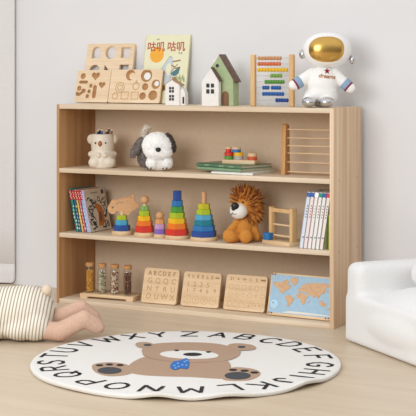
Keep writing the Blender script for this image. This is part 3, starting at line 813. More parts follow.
# little one
t_, fr, z = stacker(160, .07, 13, 3.2, [(11, 5, 'purple', 'purple ring'), (10, 5, 'lilac', 'lilac ring'), (8.8, 4.9, 'tan', 'orange tan ring')],
    'smallest stacking toy, wooden ball head on purple, lilac and orange rings')
f = MB(); f.use(M['dino_wood']).ball((0, 0, z+fr.l(3.6)), fr.l(4.1), u=28, v=18); f.build('ball', t_)
# tall rainbow
t_, fr, z = stacker(177.3, .075, 25, 3.4, [(23, 6, 'red', 'red ring'), (20.6, 5.4, 'orange', 'orange ring'), (18.2, 5.4, 'yellow', 'yellow ring'), (15.6, 5.6, 'lime', 'lime ring'), (13.2, 6, 'green', 'green ring'), (11.2, 6, 'blue', 'blue ring'), (8.6, 9.6, 'navy', 'tall navy top block')],
    'tallest stacking toy, rainbow rings from red up to a navy block')
# cool coloured with peg
t_, fr, z = stacker(204, .075, 28, 3.6, [(25.6, 5.6, 'navy', 'navy ring'), (22.8, 5.4, 'blue', 'blue ring'), (20.2, 5.4, 'teal', 'teal ring'), (17.6, 5.4, 'sky', 'sky blue ring'), (15, 5.4, 'lime', 'lime ring'), (12, 5.6, 'olive', 'yellow green ring')],
    'broad stacking toy in blue, teal and lime with bare wooden peg, beside the lion')
f = MB(); f.use(M['dino_wood']).lathe([(0, z), (fr.l(2.5), z), (fr.l(2.5), z+fr.l(11)), (fr.l(2), z+fr.l(11.6)), (0, z+fr.l(11.8))], seg=20); f.build('peg', t_)

# lion ----------------------------------------------------------
fr = Frame(242, S2, .10, YAW); P, Lp = fr.p, fr.l; v0 = fr.v0
rg = random.Random(5)
ln = thing('lion_plush', fr.loc, YAW, 'amber plush lion with shaggy rust mane sitting on the middle shelf', 'plush toy')
f = MB(); f.use(M['lion'])
f.ball(P(244.5, 228.5, 0), (Lp(9.2), Lp(8.5), Lp(12))); f.ball(P(245, 235, 0), (Lp(10.5), Lp(9.5), Lp(v0-235)))
f.ball(P(244, 206, -Lp(1)), (Lp(9.5), Lp(9.5), Lp(10)))
f.caps(P(237, 222, -Lp(3)), Lp(3.6), P(226.5, 234, -Lp(6)), Lp(4.2))
f.caps(P(252.5, 221.5, 0), Lp(3.4), P(257, 236.5, -Lp(3)), Lp(4.2))
f.caps(P(238, v0-6, -Lp(4)), Lp(5.6), P(231, v0-6.4, -Lp(10)), Lp(6)); f.caps(P(247, v0-6, -Lp(4)), Lp(5.6), P(245.6, v0-6.6, -Lp(12)), Lp(6.2))
f.ball(P(229.2, v0-7.2, -Lp(11)), (Lp(6.8), Lp(5), Lp(7))); f.ball(P(245.4, v0-7.5, -Lp(14)), (Lp(6.8), Lp(5), Lp(7.4)))
lme = fuse(f, .0035, 4); finish('body', lme, ln)
f = MB(); f.use(M['muzzle']).ball(P(238.6, 210.2, -Lp(7)), (Lp(9), Lp(8), Lp(8.2)), u=28, v=18); mz = f.build('muzzle', ln); plabel(mz, 'white muzzle')
f = MB(); f.use(M['black'])
nz_ = [(231.2, 206.5), (232.6, 202.2), (236, 200.8), (238.6, 203), (238, 206.4), (235, 209), (232.6, 209)]
f.ball(P(234.8, 204.8, -Lp(13)), (Lp(3.9), Lp(3), Lp(3.8))); f.ball(P(233.4, 207, -Lp(12.8)), (Lp(2.4), Lp(2.4), Lp(2.4)))
plabel(f.build('nose', ln), 'black nose')
f = MB(); f.use(M['black']).tube([P(233, 209, -Lp(15)), P(232.2, 212, -Lp(15.2)), P(230.6, 213.6, -Lp(13.2))], Lp(.36), 6); f.tube([P(232.2, 212, -Lp(15.2)), P(234, 213, -Lp(15.4)), P(236, 212.6, -Lp(15.4))], Lp(.36), 6)
mo = f.build('mouth', ln); drape(mo, mz.data, off=.0006)
f = MB(); f.use(M['black']).ball(P(242.6, 201.2, -Lp(10)), (Lp(.9), Lp(.8), Lp(1)))
f.build('eye', ln)
f = MB(); f.use(M['black']).ball(P(237, 199.6, -Lp(8.8)), (Lp(.8), Lp(.8), Lp(.9))); f.build('eye', ln)
f = MB(); f.use(M['lion']).ball(P(247.6, 199.5, -Lp(8)), (Lp(2.6), Lp(1.4), Lp(2.8))); f.build('ear', ln)
# mane: tufts over the back of the head
f = MB(); f.ball(P(247, 203, Lp(2)), (Lp(11), Lp(10), Lp(12.5))); f.ball(P(252, 212, Lp(2)), (Lp(7), Lp(8), Lp(9))); f.ball(P(241, 196, Lp(1)), (Lp(7), Lp(8), Lp(5)))
mm = fuse(f, .004, 3)
mb = MB(); mb.use(M['mane'])
fc = P(238.4, 208, -Lp(7))
def kp_(c): return not ((c.x-fc.x)**2/Lp(9.4)**2+(c.z-fc.z)**2/Lp(9.4)**2 < 1 and c.y < Lp(1))
hub = P(243, 206, -Lp(2))
def pm(p):
    d = (p-hub).normalized(); d.y *= .55; return d*1.1+Vector((.12, 0, .1 if p.z > P(0, 205).z else -.25))
mb.bm.from_mesh(mm)
bmesh.ops.delete(mb.bm, geom=[q for q in mb.bm.faces if not kp_(q.calc_center_median())], context='FACES')
tufts(mb, mm, 420, Lp(7.6), Lp(1.0), rg, .1, kp_, .45, pm)
mb.use(M['mane_dark']); tufts(mb, mm, 200, Lp(8.4), Lp(.85), rg, .1, kp_, .5, pm)
mb.build('mane', ln, normals=False)

# bar frame -----------------------------------------------------
a = atZ(263, 243.4, S2); c = atZ(290.4, 247.3, S2)
ang = R(-21); Ll = .165; Dd = .07
d2 = Vector((cos(ang), sin(ang))); n2 = Vector((-d2.y, d2.x))
ctr = Vector((.99, .093))+d2*Ll/2+n2*Dd/2
bf = thing('bar_frame', (ctr.x, ctr.y, S2), ang, 'small wooden ladder frame with one blue cube on its lower bar, beside the lion', 'wooden toy')
k_ = proj(bf.location)[2]
f = MB(); f.use(M['toy_wood']).box((0, 0, 3.8/k_/2), (Ll, Dd, 3.8/k_), bevel=.002); f.build('base', bf)
zb_ = 3.8/k_; zt_ = 37/k_
xs = (-Ll/2+.028, Ll/2-.012)
for x in xs:
    f = MB(); f.use(M['post_wood']).box((x, 0, (zb_+zt_)/2), (.017, .03, zt_-zb_), bevel=.002); f.build('post', bf)
f = MB(); f.use(M['post_wood']).box((sum(xs)/2, 0, zt_-3.2/k_), (xs[1]-xs[0]-.012, .018, 4/k_), bevel=.0015); f.build('top_bar', bf)
for z in (19.5/k_, 8.6/k_):
    f = MB(); f.use(M['toy_wood']).tube([(xs[0], 0, z), (xs[1], 0, z)], .0042, 12); f.build('bar', bf)
f = MB(); f.use(M['blue']).box((xs[0]-.004, -.022, 7.5/k_), (.033, .028, 7/k_), bevel=.002); plabel(f.build('cube', bf), 'blue cube')

# white series books at the right --------------------------------
gW = 'white spined series books'
hb = 56.5/243/cos(R(9)); ln_ = R(8.7)
sp = [('#dfe5ee', '#3f66a8', '#c9d6ea', 'white series book with pale blue spine leaning farthest left of the set'), ('#efe6e4', '#2f64b0', '#e8d3d2', 'white series book with blue top label, second from the left of the set'),
      ('#f3ece8', '#ffffff', '#e6c0c2', 'white series book with pinkish spine edge and no bright top label'), ('#f1efec', '#2e8f7a', '#d8d4cc', 'white series book with green top label on its spine'),
      ('#f1efec', '#2f5fa8', '#cfc8c0', 'white series book between the green and the red labelled ones'), ('#efe9e2', '#d43a30', '#cbb0a2', 'white series book with red top label at the right of the set')]
bw = .0172
x = 1.197+bw/cos(ln_)
for i, (c1, top, mid, lab) in enumerate(sp):
    cov = plain('series cover %d' % i, c1, .45); tp_ = plain('series label %d' % i, top, .5); md = plain('series ink %d' % i, mid, .5)
    bkq, cx = upright(x, bw, hb, .15, cov, lab, gW, ln_, .018, S2, name='series_book')
    f = MB(); f.use(tp_).box((cx, -.0003, hb*.955), (bw*.98, .0006, hb*.075)); f.build('top_label', bkq)
    f = MB(); f.use(md).box((cx-bw*.4, -.0003, hb*.45), (bw*.16, .0006, hb*.88))
    f.use([M['ink'], M['star_red'], M['house_green'], M['cuff_red'], M['ink_brown'], M['ink']][i])
    for j in range(5): f.box((cx+bw*.08, -.0006, hb*(.56+.05*j)), (bw*.24, .0006, hb*.02))
    f.use(M['ink']).box((cx+.1*bw, -.0006, hb*.2), (bw*.34, .0006, hb*.02))
    f.build('spine_print', bkq)
    x += bw/cos(ln_)+.0004
gcov = plain('lime cover', '#c2d44e', .45)
gx = W_-.018-.0024
bq, cx = upright(gx, .010, hb*.62, .13, gcov, 'small lime green book wedged between the white set and the shelf side', None, R(.3), .014, S2)
tcov = plain('tan cover', '#a67c50', .55)
bq, cx = upright(1.338, .03, hb*1.06, .085, tcov, 'tan book standing behind the white series books', None, R(.4), .205, S2)

# ================================================================== BOTTOM TIER
# jars on a tray
angj = R(4)
p = Vector((.088, .055)); q = Vector((.359, .075))
jt = thing('jar_tray', (.224, .098, S3+.0004), angj, 'low wooden tray on two feet carrying four corked jars', 'tray')
k_ = proj(jt.location)[2]; Lt = .272; Dt = .075
f = MB(); f.use(M['toy_wood']).box((0, 0, 3.4/k_), (Lt, Dt, 3/k_), bevel=.002); f.build('tray_top', jt)
for x in (-Lt/2+.02, Lt/2-.02):
    f = MB(); f.use(M['toy_wood']).box((x, 0, 1.05/k_), (.036, Dt-.004, 2.1/k_), bevel=.001); f.build('foot', jt)
zj = S3+4.9/k_+.0009
m, nt, b = newmat('jar glass'); nt.nodes.remove(b)
tr = nt.nodes.new('ShaderNodeBsdfTransparent'); tr.inputs[0].default_value = (.985, .99, .985, 1)
gl = nt.nodes.new('ShaderNodeBsdfGlossy'); gl.inputs['Roughness'].default_value = .03
fz = nt.nodes.new('ShaderNodeMath'); fz.operation = 'MULTIPLY_ADD'; fz.inputs[1].default_value = .45; fz.inputs[2].default_value = .03
lw = nt.nodes.new('ShaderNodeLayerWeight'); pw_ = nt.nodes.new('ShaderNodeMath'); pw_.operation = 'POWER'; pw_.inputs[1].default_value = 4
nt.links.new(lw.outputs['Facing'], pw_.inputs[0]); nt.links.new(pw_.outputs[0], fz.inputs[0])
ms = nt.nodes.new('ShaderNodeMixShader')
nt.links.new(fz.outputs[0], ms.inputs[0]); nt.links.new(tr.outputs[0], ms.inputs[1]); nt.links.new(gl.outputs[0], ms.inputs[2])
nt.links.new(ms.outputs[0], nt.nodes['Material Output'].inputs['Surface'])
M['glass'] = m
jars = [(89.9, ['#dc9a30', '#efb94a', '#c67f24'], 'dried_corn', 'orange yellow dried kernels filling the leftmost corked jar', 'corked glass jar of orange kernels, leftmost on the tray', 6),
        (102.2, ['#cbbf9f', '#85765c', '#e6ddc6'], 'dried_seeds', 'grey and cream seeds filling the second corked jar', 'corked glass jar of grey cream seeds, second on the tray', 5),
        (114.8, ['#ecdcc6', '#8a573c', '#c89e7c'], 'speckled_beans', 'cream and brown speckled beans filling the third corked jar', 'corked glass jar of cream and brown beans, third on the tray', 5),
        (127.6, ['#5e3624', '#844c30', '#bb8350'], 'dark_beans', 'dark brown beans filling the rightmost corked jar', 'corked glass jar of dark brown beans, rightmost on the tray', 5)]
for u, cols_, nm, lab, jlab, pr2 in jars:
    fr = Frame(u, zj, .098+(u-108)*.0003, YAW); Lp = fr.l
    r = Lp(4.7); h = Lp(26)
    j = thing('jar', fr.loc, YAW, jlab, 'jar', 'corked jars on the tray')
    f = MB(); f.use(M['glass'])
    pf = [(0, 0), (r-.002, 0), (r, .002), (r, h-.014), (r*.93, h-.009), (r*.78, h-.005), (r*.78, h), (r*.70, h), (r*.70, h-.006), (r*.87, h-.0105), (r-.0018, h-.0155), (r-.0018, .0035), (r-.004, .0025), (0, .0025)]
    f.lathe(pf, seg=32); f.build('glass_body', j)
    f = MB(); f.use(M['cork']); rc = Lp(4.3)
    f.lathe([(0, h+.0002), (rc-.001, h+.0002), (rc, h+.0012), (rc, h+Lp(3.4)), (rc-.0012, h+Lp(3.8)), (0, h+Lp(3.8))], seg=28); f.build('cork_lid', j)
    rg = random.Random(int(u)); mats_ = [plain(nm+c_, c_, .6) for c_ in cols_]
    f = MB(); ri = r-.0056
    zc = .0082
    fill_h = h-.02
    while zc < fill_h:
        n_ = 9
        for kk in range(n_):
            a_ = 2*pi*kk/n_+rg.uniform(-.2, .2)
            f.use(rg.choices(mats_, (5, 3, 2))[0]).ball((ri*.8*cos(a_), ri*.8*sin(a_), zc+rg.uniform(-.001, .001)), (.0043, .0031, .0034), rot=Euler((rg.uniform(0, 3), rg.uniform(0, 3), 0)).to_matrix(), u=8, v=6)
        f.use(mats_[0]).ball((rg.uniform(-.003, .003), rg.uniform(-.003, .003), zc), .006, u=8, v=6)
        zc += .0052
    o = f.build(nm, None, fr.loc, (0, 0, YAW), angle=60); o.location.z += .0006; tag(o, lab, 'dried food', None, 'stuff')

# engraved boards ------------------------------------------------
def engraved(uc, bl, br_, h, label, lean=R(16)):
    a = Vector(bl); b_ = Vector(br_); d = b_-a; ang = math.atan2(d.y, d.x); n = Vector((-sin(ang), cos(ang)))
    t = .016; c = (a+b_)/2+n*t*cos(lean)
    r_ = thing('learning_board', (c.x, c.y, S3), (-lean, 0, ang), label, 'learning board', 'wooden boards along the bottom shelf')
    w = d.length
    f = MB(); f.use(M['toy_wood']).add(curve_mesh([rrect(-w/2, 0, w/2, h, .012)], t, .0016, 3), Matrix.Translation((0, -t/2, 0)) @ RX90)
    f.build('board', r_)
    return r_, w, t
def eng_text(f, s, x, z, size, t, mat, off=0):
    f.use(mat).add(text_mesh(s, size, off, .0003), Matrix.Translation((x, -t-.0002, z)) @ RX90)
def eng_loop(f, loops, t, mat): f.use(mat).add(curve_mesh(loops, .0005), Matrix.Translation((0, -t-.0002, 0)) @ RX90)
# letters
r_, w, t = engraved(0, (.404, .066), (.578, .074), .155, 'wooden tracing board with rows of capital letters, beside the jar tray')
h = .155; f = MB(); sx = w/36.2; sz = h/36.5
for i, ch in enumerate('ABCDEF'): eng_text(f, ch, (-11.9+5.0*i)*sx, h-5.4*sz, .0268, t, M['burnt'], .0001)
for row, (s, x0, dx, z) in enumerate((('GQQC', -11, 8.1, 13.2), ('NYRU', -11, 8.1, 21.4), ('OUWX', -10.8, 8.1, 29.6))):
    for i, ch in enumerate(s): eng_text(f, ch, (x0+dx*i)*sx, h-z*sz, .033, t, M['engrave'], .0002)
f.build('engraving', r_)
# numbers
r_, w, t = engraved(0, (.600, .076), (.782, .084), .151, 'wooden tracing board with rows of numerals, second board from the jars')
h = .151; f = MB(); sx = w/38.3; sz = h/35
for i, ch in enumerate('9h8868'): eng_text(f, ch, (-14+4.8*i)*sx, h-4.8*sz, .024, t, M['engrave_pale'])
f.use(M['burnt']).add(curve_mesh([rrect(13.2*sx, h-5.4*sz, 17.4*sx, h-4.2*sz, .001)], .0005), Matrix.Translation((0, -t-.0002, 0)) @ RX90)
for i, ch in enumerate('1235'): eng_text(f, ch, (-13.5+6.7*i)*sx, h-13*sz, .030, t, M['engrave'], .0002)
for i, ch in enumerate('1746'): eng_text(f, ch, (-13.5+6.7*i)*sx, h-19*sz, .026, t, M['engrave'], .0002)
eng_text(f, '9', 14*sx, h-18.5*sz, .026, t, M['engrave'], .0002)
for i, ch in enumerate(('=', '1', '2', '=')):
    x = (-12.8+8.6*i)*sx; eng_loop(f, ring_line(circ(x, h-28.4*sz, 3.5*sx), .0011), t, M['engrave']); eng_text(f, ch, x, h-28.4*sz, .018, t, M['engrave'])
f.build('engraving', r_)
# shapes
r_, w, t = engraved(0, (.808, .080), (1.003, .084), .153, 'wooden tracing board with rows of small shapes, left of the world map')
h = .153; f = MB(); sx = w/41.2; sz = h/37.5
for i, ch in enumerate(('21', '≈', '∞', '⊙', '5:')): eng_text(f, ch, (-14.6+6.2*i)*sx, h-4.6*sz, .02, t, M['burnt'])
f.use(M['burnt']).add(curve_mesh([rrect(14*sx, h-5.2*sz, 19*sx, h-3.6*sz, .001)], .0005), Matrix.Translation((0, -t-.0002, 0)) @ RX90)
k = 0
for row, z in enumerate((13, 21)):
    for i in range(6):
        x = (-14.6+6.4*i)*sx; zc = h-z*sz; r0 = 2.35*sx
        lp = [circ(x, zc, r0), ngon(x, zc, r0, 6), circ(x, zc, r0, ry=r0*.8), star(x, zc, r0, 8, .5), circ(x, zc, r0), ngon(x, zc, r0, 5),
              heart(x, zc, r0*2), ngon(x, zc, r0, 4), ngon(x, zc, r0*1.05, 3), ngon(x, zc, r0, 6, 0), star(x, zc, r0, 5), circ(x, zc, r0, ry=r0*.8)][k]
        eng_loop(f, ring_line(lp, .0013), t, M['engrave']); k += 1
bl_ = [[(-16.6, 35), (-12.6, 35), (-12.6, 31), (-14.6, 28), (-16.6, 31)], [(-10.8, 35), (-6.8, 35), (-6.8, 30), (-8, 30), (-8.8, 28), (-9.6, 30), (-10.8, 30)], [(-5, 35), (-5, 30), (-2.6, 28.4), (-.6, 31), (2, 33), (2, 35)], [(4, 35), (4, 32.4), (5.6, 32.4), (5.6, 29), (7.4, 29), (7.4, 35)], [(9, 35), (9, 29), (18, 29), (18, 35)]]
for lp in bl_: eng_loop(f, ring_line([(x*sx, h-z*sz+.004) for x, z in lp], .0014), t, M['engrave'])
eng_loop(f, [circ(11.2*sx, h-32*sz+.004, .003)], t, M['engrave']); eng_loop(f, [circ(15.4*sx, h-32*sz+.004, .004)], t, M['engrave'])
f.build('engraving', r_)
# map
h = .178
r_, w, t = engraved(0, (1.028, .058), (1.324, .046), h, 'wooden world map board with blue sea at right end of bottom shelf', R(15))
M['sea'] = plain('map sea blue', '#9dc0d8', .6, '#abcade', 60); M['ice'] = plain('map ice', '#e9e4da', .6); M['sea_pale'] = plain('pale blue disc', '#b9dcf0', .6); M['land'] = plain('map land wood', '#cfa378', .6, '#dab48c', 90)
f = MB(); e = .012
f.use(M['sea']).add(curve_mesh([rrect(-w/2+e*.55, e*.9, w/2-e*.5, h-e*.55, .006)], .0008), Matrix.Translation((0, -t-.0001, 0)) @ RX90); sea = f.build('sea', r_); plabel(sea, 'blue sea')
def mp_(x, y):
    fx = (x-50+40*(y-25)/265)/352; fz = 1-(y-25-30*(x-50)/335)/272
    return (-w/2+.009+fx*(w-.018), .012+fz*(h-.020))
lands = [[(45, 85), (62, 76), (92, 84), (112, 68), (132, 62), (146, 76), (132, 96), (152, 108), (140, 130), (112, 148), (104, 156), (118, 166), (106, 168), (86, 152), (76, 122), (50, 106)],
 [(150, 60), (168, 48), (196, 46), (198, 66), (182, 98), (168, 106), (156, 82)], [(116, 180), (140, 170), (166, 194), (160, 216), (142, 236), (126, 256), (118, 252), (126, 222), (112, 196)],
 [(180, 170), (200, 152), (236, 166), (248, 186), (236, 200), (226, 230), (212, 238), (203, 216), (200, 196), (180, 188)],
 [(192, 146), (198, 130), (214, 120), (212, 104), (238, 90), (280, 84), (330, 84), (378, 92), (380, 106), (352, 126), (346, 154), (322, 166), (312, 190), (302, 194), (296, 176), (282, 190), (270, 176), (250, 170), (236, 152), (216, 146), (200, 152)],
 [(304, 228), (330, 214), (350, 230), (346, 252), (322, 246)], [(308, 204), (332, 208), (330, 214), (310, 211)], [(356, 140), (366, 132), (368, 142), (358, 152)], [(356, 268), (366, 256), (370, 262), (360, 274)], [(248, 214), (254, 210), (252, 224), (246, 226)], [(190, 124), (198, 114), (200, 124), (192, 130)]]
f = MB(); f.use(M['land'])
for lp in lands: f.add(curve_mesh([[mp_(*p) for p in lp]], .0022, .0004), Matrix.Translation((0, -t-.0012, 0)) @ RX90)
plabel(f.build('land', sea), 'wooden continents')
f = MB(); f.use(M['ice']).add(curve_mesh([[mp_(*p) for p in ((96, 292), (130, 286), (190, 290), (250, 296), (310, 304), (362, 312), (362, 318), (96, 298))]], .0012), Matrix.Translation((0, -t-.0006, 0)) @ RX90)
f.use(M['sea_pale']).add(curve_mesh([circ(*mp_(46, 236), .0185)], .002, .0004), Matrix.Translation((0, -t-.0012, 0)) @ RX90); f.use(M['ink_teal']).add(curve_mesh([circ(*mp_(40, 228), .003)], .001), Matrix.Translation((0, -t-.0024, 0)) @ RX90)
f.build('ice_and_inset', sea)
for prs in (((-w/2+.008, h-.008), (-w/2+.020, h-.007)), ((-w/2+.010, .010), (-w/2+.022, .009)), ((w/2-.009, .009), (w/2-.022, .008))):
    f = MB(); f.use(M['fox_dark'])
    for x, z in prs: f.add(curve_mesh([circ(x, z, .0036)], .0012), Matrix.Translation((0, -t-.0009, 0)) @ RX90)
    f.build('corner_mark', r_)

# ================================================================== RUG
RC = Vector((1.1459, -.8591)); RR = .5557; RT = .015
def lift(x, y):
    dx, dy = x-RC.x, y-RC.y; r = math.hypot(dx, dy)/RR; a = math.degrees(math.atan2(dy, dx))
    def bump(a0, wd_, amp, r0=.80):
        da = (a-a0+180) % 360-180
        return amp*math.exp(-(da/wd_)**2)*max(0, min(1, (r-r0)/(1-r0)))**1.6
    return bump(-70, 7, .015)+bump(-47, 8, .012)+bump(-14, 8, .014)+bump(-105, 14, .004)
m, nt, b = newmat('rug pile white'); b.inputs['Roughness'].default_value = .98
noise_col(nt, b, '#e0dcd6', '#ebe7e2', (1, 1, 1), 260, bump=.5, bump_dist=.003); M['rug_white'] = m
M['rug_brown'] = plain('rug pile brown', '#ab8d76', .98, '#b59880', 240, bump=.5); M['rug_line'] = plain('rug pile darker brown', '#a08068', .98)
M['rug_black'] = plain('rug pile black', '#1b1a1c', .98, '#262426', 240, bump=.5); M['rug_slate'] = plain('rug pile slate', '#3d3f44', .98, '#494b50', 240)
M['rug_blue'] = plain('rug pile blue', '#2a68b4', .98, '#3272bd', 240); M['rug_sky'] = plain('rug pile light blue', '#8cb8e4', .98); M['rug_edge'] = plain('rug binding', '#d0cac0', .98, '#dad5cc', 240, bump=.5)
rug = thing('rug', (RC.x, RC.y, 0), 0, 'round white alphabet rug with a sitting brown bear, on the floor', 'rug')
f = MB(); f.use(M['rug_white'])
prof = [(r_*RR, RT) for r_ in [0]+[i/30 for i in range(1, 29)]]+[(.965*RR, RT), (.985*RR, RT-.0006), (.996*RR, RT-.003)]
f.lathe(prof, seg=180)
f.use(M['rug_edge']).lathe([(.996*RR, RT-.003), (1.0*RR, RT*.5), (.997*RR, .002), (.985*RR, .0005), (.9*RR, .0005), (0, .0005)], seg=180)
bmesh.ops.remove_doubles(f.bm, verts=f.bm.verts[:], dist=1e-5)
for v in f.bm.verts: v.co.z += lift(v.co.x+RC.x, v.co.y+RC.y)
f.build('pile', rug)
def rp_pts(pts): return [((atZ(u, v, RT).x-RC.x), (atZ(u, v, RT).y-RC.y)) for u, v in pts]
def smoothloop(pts, n=4):
    out = []; N = len(pts)
    for i in range(N):
        p0, p1, p2, p3 = [Vector(pts[(i+j-1) % N]) for j in range(4)]
        for k in range(n):
            t = k/n
            out.append(tuple(.5*((2*p1)+(-p0+p2)*t+(2*p0-5*p1+4*p2-p3)*t*t+(-p0+3*p1-3*p2+p3)*t**3)))
    return out
STROKES = {  # letter -> strokes in a 0..1 box
 'A': [[(0, 0), (.5, 1), (1, 0)], [(.2, .36), (.8, .36)]], 'B': [[(0, 0), (0, 1), (.6, 1), (.82, .88), (.82, .66), (.6, .53), (0, .53)], [(.6, .53), (.95, .4), (.95, .14), (.7, 0), (0, 0)]],
 'C': [[(1, .82), (.8, .97), (.45, 1), (.12, .8), (0, .5), (.12, .2), (.45, 0), (.8, .03), (1, .18)]], 'D': [[(0, 0), (0, 1), (.5, 1), (.88, .8), (1, .5), (.88, .2), (.5, 0), (0, 0)]],
 'E': [[(.9, 1), (0, 1), (0, 0), (.9, 0)], [(0, .52), (.75, .52)]], 'F': [[(.95, 1), (0, 1), (0, 0)], [(0, .52), (.75, .52)]],
 'G': [[(1, .82), (.8, .97), (.45, 1), (.12, .8), (0, .5), (.12, .2), (.45, 0), (.85, .05), (1, .25), (1, .45), (.6, .45)]], 'H': [[(0, 0), (0, 1)], [(1, 0), (1, 1)], [(0, .52), (1, .52)]],
 'I': [[(.5, 0), (.5, 1)]], 'J': [[(.8, 1), (.8, .25), (.62, .03), (.3, .03), (.1, .25)]], 'K': [[(0, 0), (0, 1)], [(.9, 1), (0, .42)], [(.3, .6), (1, 0)]], 'L': [[(0, 1), (0, 0), (.9, 0)]],
 'M': [[(0, 0), (.12, 1), (.5, .3), (.88, 1), (1, 0)]], 'N': [[(0, 0), (0, 1), (1, 0), (1, 1)]], 'O': [[(.5+.5*cos(2*pi*i/16), .5+.5*sin(2*pi*i/16)) for i in range(17)]],
 'P': [[(0, 0), (0, 1), (.65, 1), (.95, .88), (.95, .6), (.65, .46), (0, .46)]], 'Q': [[(.5+.5*cos(2*pi*i/16), .5+.5*sin(2*pi*i/16)) for i in range(17)], [(.6, .3), (1, -.06)]],
 'R': [[(0, 0), (0, 1), (.62, 1), (.9, .88), (.9, .62), (.62, .5), (0, .5)], [(.45, .5), (1, 0)]], 'S': [[(.95, .85), (.7, 1), (.25, .97), (.06, .78), (.25, .58), (.75, .45), (.95, .22), (.72, .02), (.25, 0), (0, .16)]],
 'T': [[(0, 1), (1, 1)], [(.5, 1), (.5, 0)]], 'U': [[(0, 1), (0, .3), (.2, .04), (.5, 0), (.8, .04), (1, .3), (1, 1)]], 'V': [[(0, 1), (.5, 0), (1, 1)]], 'W': [[(0, 1), (.24, 0), (.5, .75), (.76, 0), (1, 1)]],
 'X': [[(0, 0), (1, 1)], [(0, 1), (1, 0)]], 'Y': [[(0, 1), (.5, .48), (1, 1)], [(.5, .48), (.5, 0)]], 'Z': [[(0, 1), (1, 1), (0, 0), (1, 0)]]}
LPOS = dict(A=(219, 335), B=(246, 337), C=(270, 340.6), D=(291, 344.4), E=(308, 350), F=(318, 357), G=(320, 364.6), H=(315, 371.8), I=(302, 377), J=(285, 381), K=(262, 385.6), L=(229.5, 388), M=(191, 390), N=(151, 389), O=(117, 386),
            P=(89.7, 381.4), Q=(67.5, 374.6), R=(54, 368.4), S=(51, 362.4), T=(52, 355.6), U=(62, 349.9), V=(79, 344), W=(103.4, 338.4), X=(132, 336), Y=(158, 334.2), Z=(189.5, 334))
def strokes_mesh(f, ch, wd_, ht, sw):
    for st_ in STROKES[ch]:
        pts = [Vector(((x-.5)*wd_, (y-.5)*ht)) for x, y in st_]
        for p, q in zip(pts, pts[1:]):
            d = (q-p).normalized()*sw/2; n = Vector((-d.y, d.x))
            c = [p-d*.6+n, p-d*.6-n, q+d*.6-n, q+d*.6+n]
            f.poly([(v.x, v.y, 0) for v in c])
for ch, (u, v) in LPOS.items():
    p = atZ(u, v, RT); dx, dy = p.x-RC.x, p.y-RC.y; a = math.atan2(dy, dx); rr = min(max(math.hypot(dx, dy), .80*RR), .872*RR)
    f = MB(); f.use(M['rug_black'])
    strokes_mesh(f, ch, {'I': .05, 'M': .078, 'W': .085, 'O': .068, 'Q': .068}.get(ch, .06), .088, .0135)
    for w_ in f.bm.verts:
        q = Matrix.Rotation(a-pi/2, 3, 'Z') @ w_.co
        w_.co = Vector((rr*cos(a)+q.x, rr*sin(a)+q.y, RT+.0008)); w_.co.z += lift(w_.co.x+RC.x, w_.co.y+RC.y)
    bmesh.ops.recalc_face_normals(f.bm, faces=f.bm.faces[:])
    for q in f.bm.faces:
        if q.normal.z < 0: q.normal_flip()
    plabel(f.build('letter', rug, normals=False), 'black letter '+ch)
f = MB()
def motif(mt, pts, lvl, smooth=True):
    w_ = rp_pts(pts); w_ = smoothloop(w_) if smooth else w_
    f.use(M[mt]).add(curve_mesh([w_], .0012), Matrix.Translation((0, 0, RT+.0006+.0005*lvl)))
def el(u, v, ru, rv, n=20): return [(u+ru*cos(2*pi*i/n), v+rv*sin(2*pi*i/n)) for i in range(n)]
# legs/paws, body, head, ears
motif('rug_brown', [(92, 366), (99, 363.2), (112, 362.6), (124, 364), (130, 366.5), (134, 371), (130, 374), (120, 376), (106, 376), (95, 372)], 0)
motif('rug_brown', [(222, 377.5), (226, 371), (234, 367.6), (246, 368), (256, 370), (260.5, 373), (258, 377), (248, 380.6), (232, 381), (224, 380)], 0)
motif('rug_brown', [(127, 371), (130, 364.5), (142, 358), (156, 355.5), (180, 356), (205, 358), (222, 359), (229, 362.5), (231, 369), (227, 378), (212, 378.4), (190, 377), (165, 376.4), (145, 375.4), (132, 373.4)], 1)
motif('rug_line', [(146, 357.2), (158, 360.6), (180, 362.9), (205, 363), (224, 360.6), (226, 357), (150, 353)], 2)
motif('rug_brown', [(142.5, 353), (142, 350), (146, 346.4), (156, 344.2), (175, 343), (196, 343), (214, 344), (226, 346), (238, 349.5), (240.5, 353.2), (236, 358), (225, 361.2), (205, 362.6), (180, 362.4), (158, 360), (146, 356.4)], 3)
motif('rug_brown', [(135.5, 345.4), (138, 343.2), (146, 342.8), (153, 344.6), (149, 348), (140, 348)], 4)
motif('rug_brown', [(228, 346), (236, 344), (249, 345), (255.5, 347.4), (254, 350), (244, 351), (236, 350.5)], 4)
motif('rug_slate', el(147.6, 345.8, 4, 1.1), 5); motif('rug_slate', el(241.6, 347.8, 4, 1.1), 5)
motif('rug_white', [(160, 354.6), (166, 352.4), (182, 351.4), (200, 351.8), (213, 353.6), (218.6, 356.6), (212, 358.8), (196, 359.6), (176, 358.8), (164, 357)], 5)
motif('rug_black', el(192.6, 355.4, 9.4, 1.7), 6)
motif('rug_black', el(176.6, 351.4, 2.6, .8), 6); motif('rug_black', el(208.6, 353, 2.6, .8), 6)
motif('rug_slate', el(109.6, 371, 12, 3.3), 3); motif('rug_slate', el(237.6, 376.2, 13, 3.6), 3)
for u, v in ((99.6, 365.8), (109.4, 365), (120, 365.6)): motif('rug_black', el(u, v, 3.6, .9), 3)
for u, v in ((233, 370.4), (244.6, 371.2), (254.4, 373)): motif('rug_black', el(u, v, 4, .95), 3)
motif('rug_blue', [(170.2, 367.6), (173.6, 362.6), (180, 361.4), (186.6, 359.2), (189, 363), (187.6, 369.4), (180.6, 369), (175, 370.8)], 6)
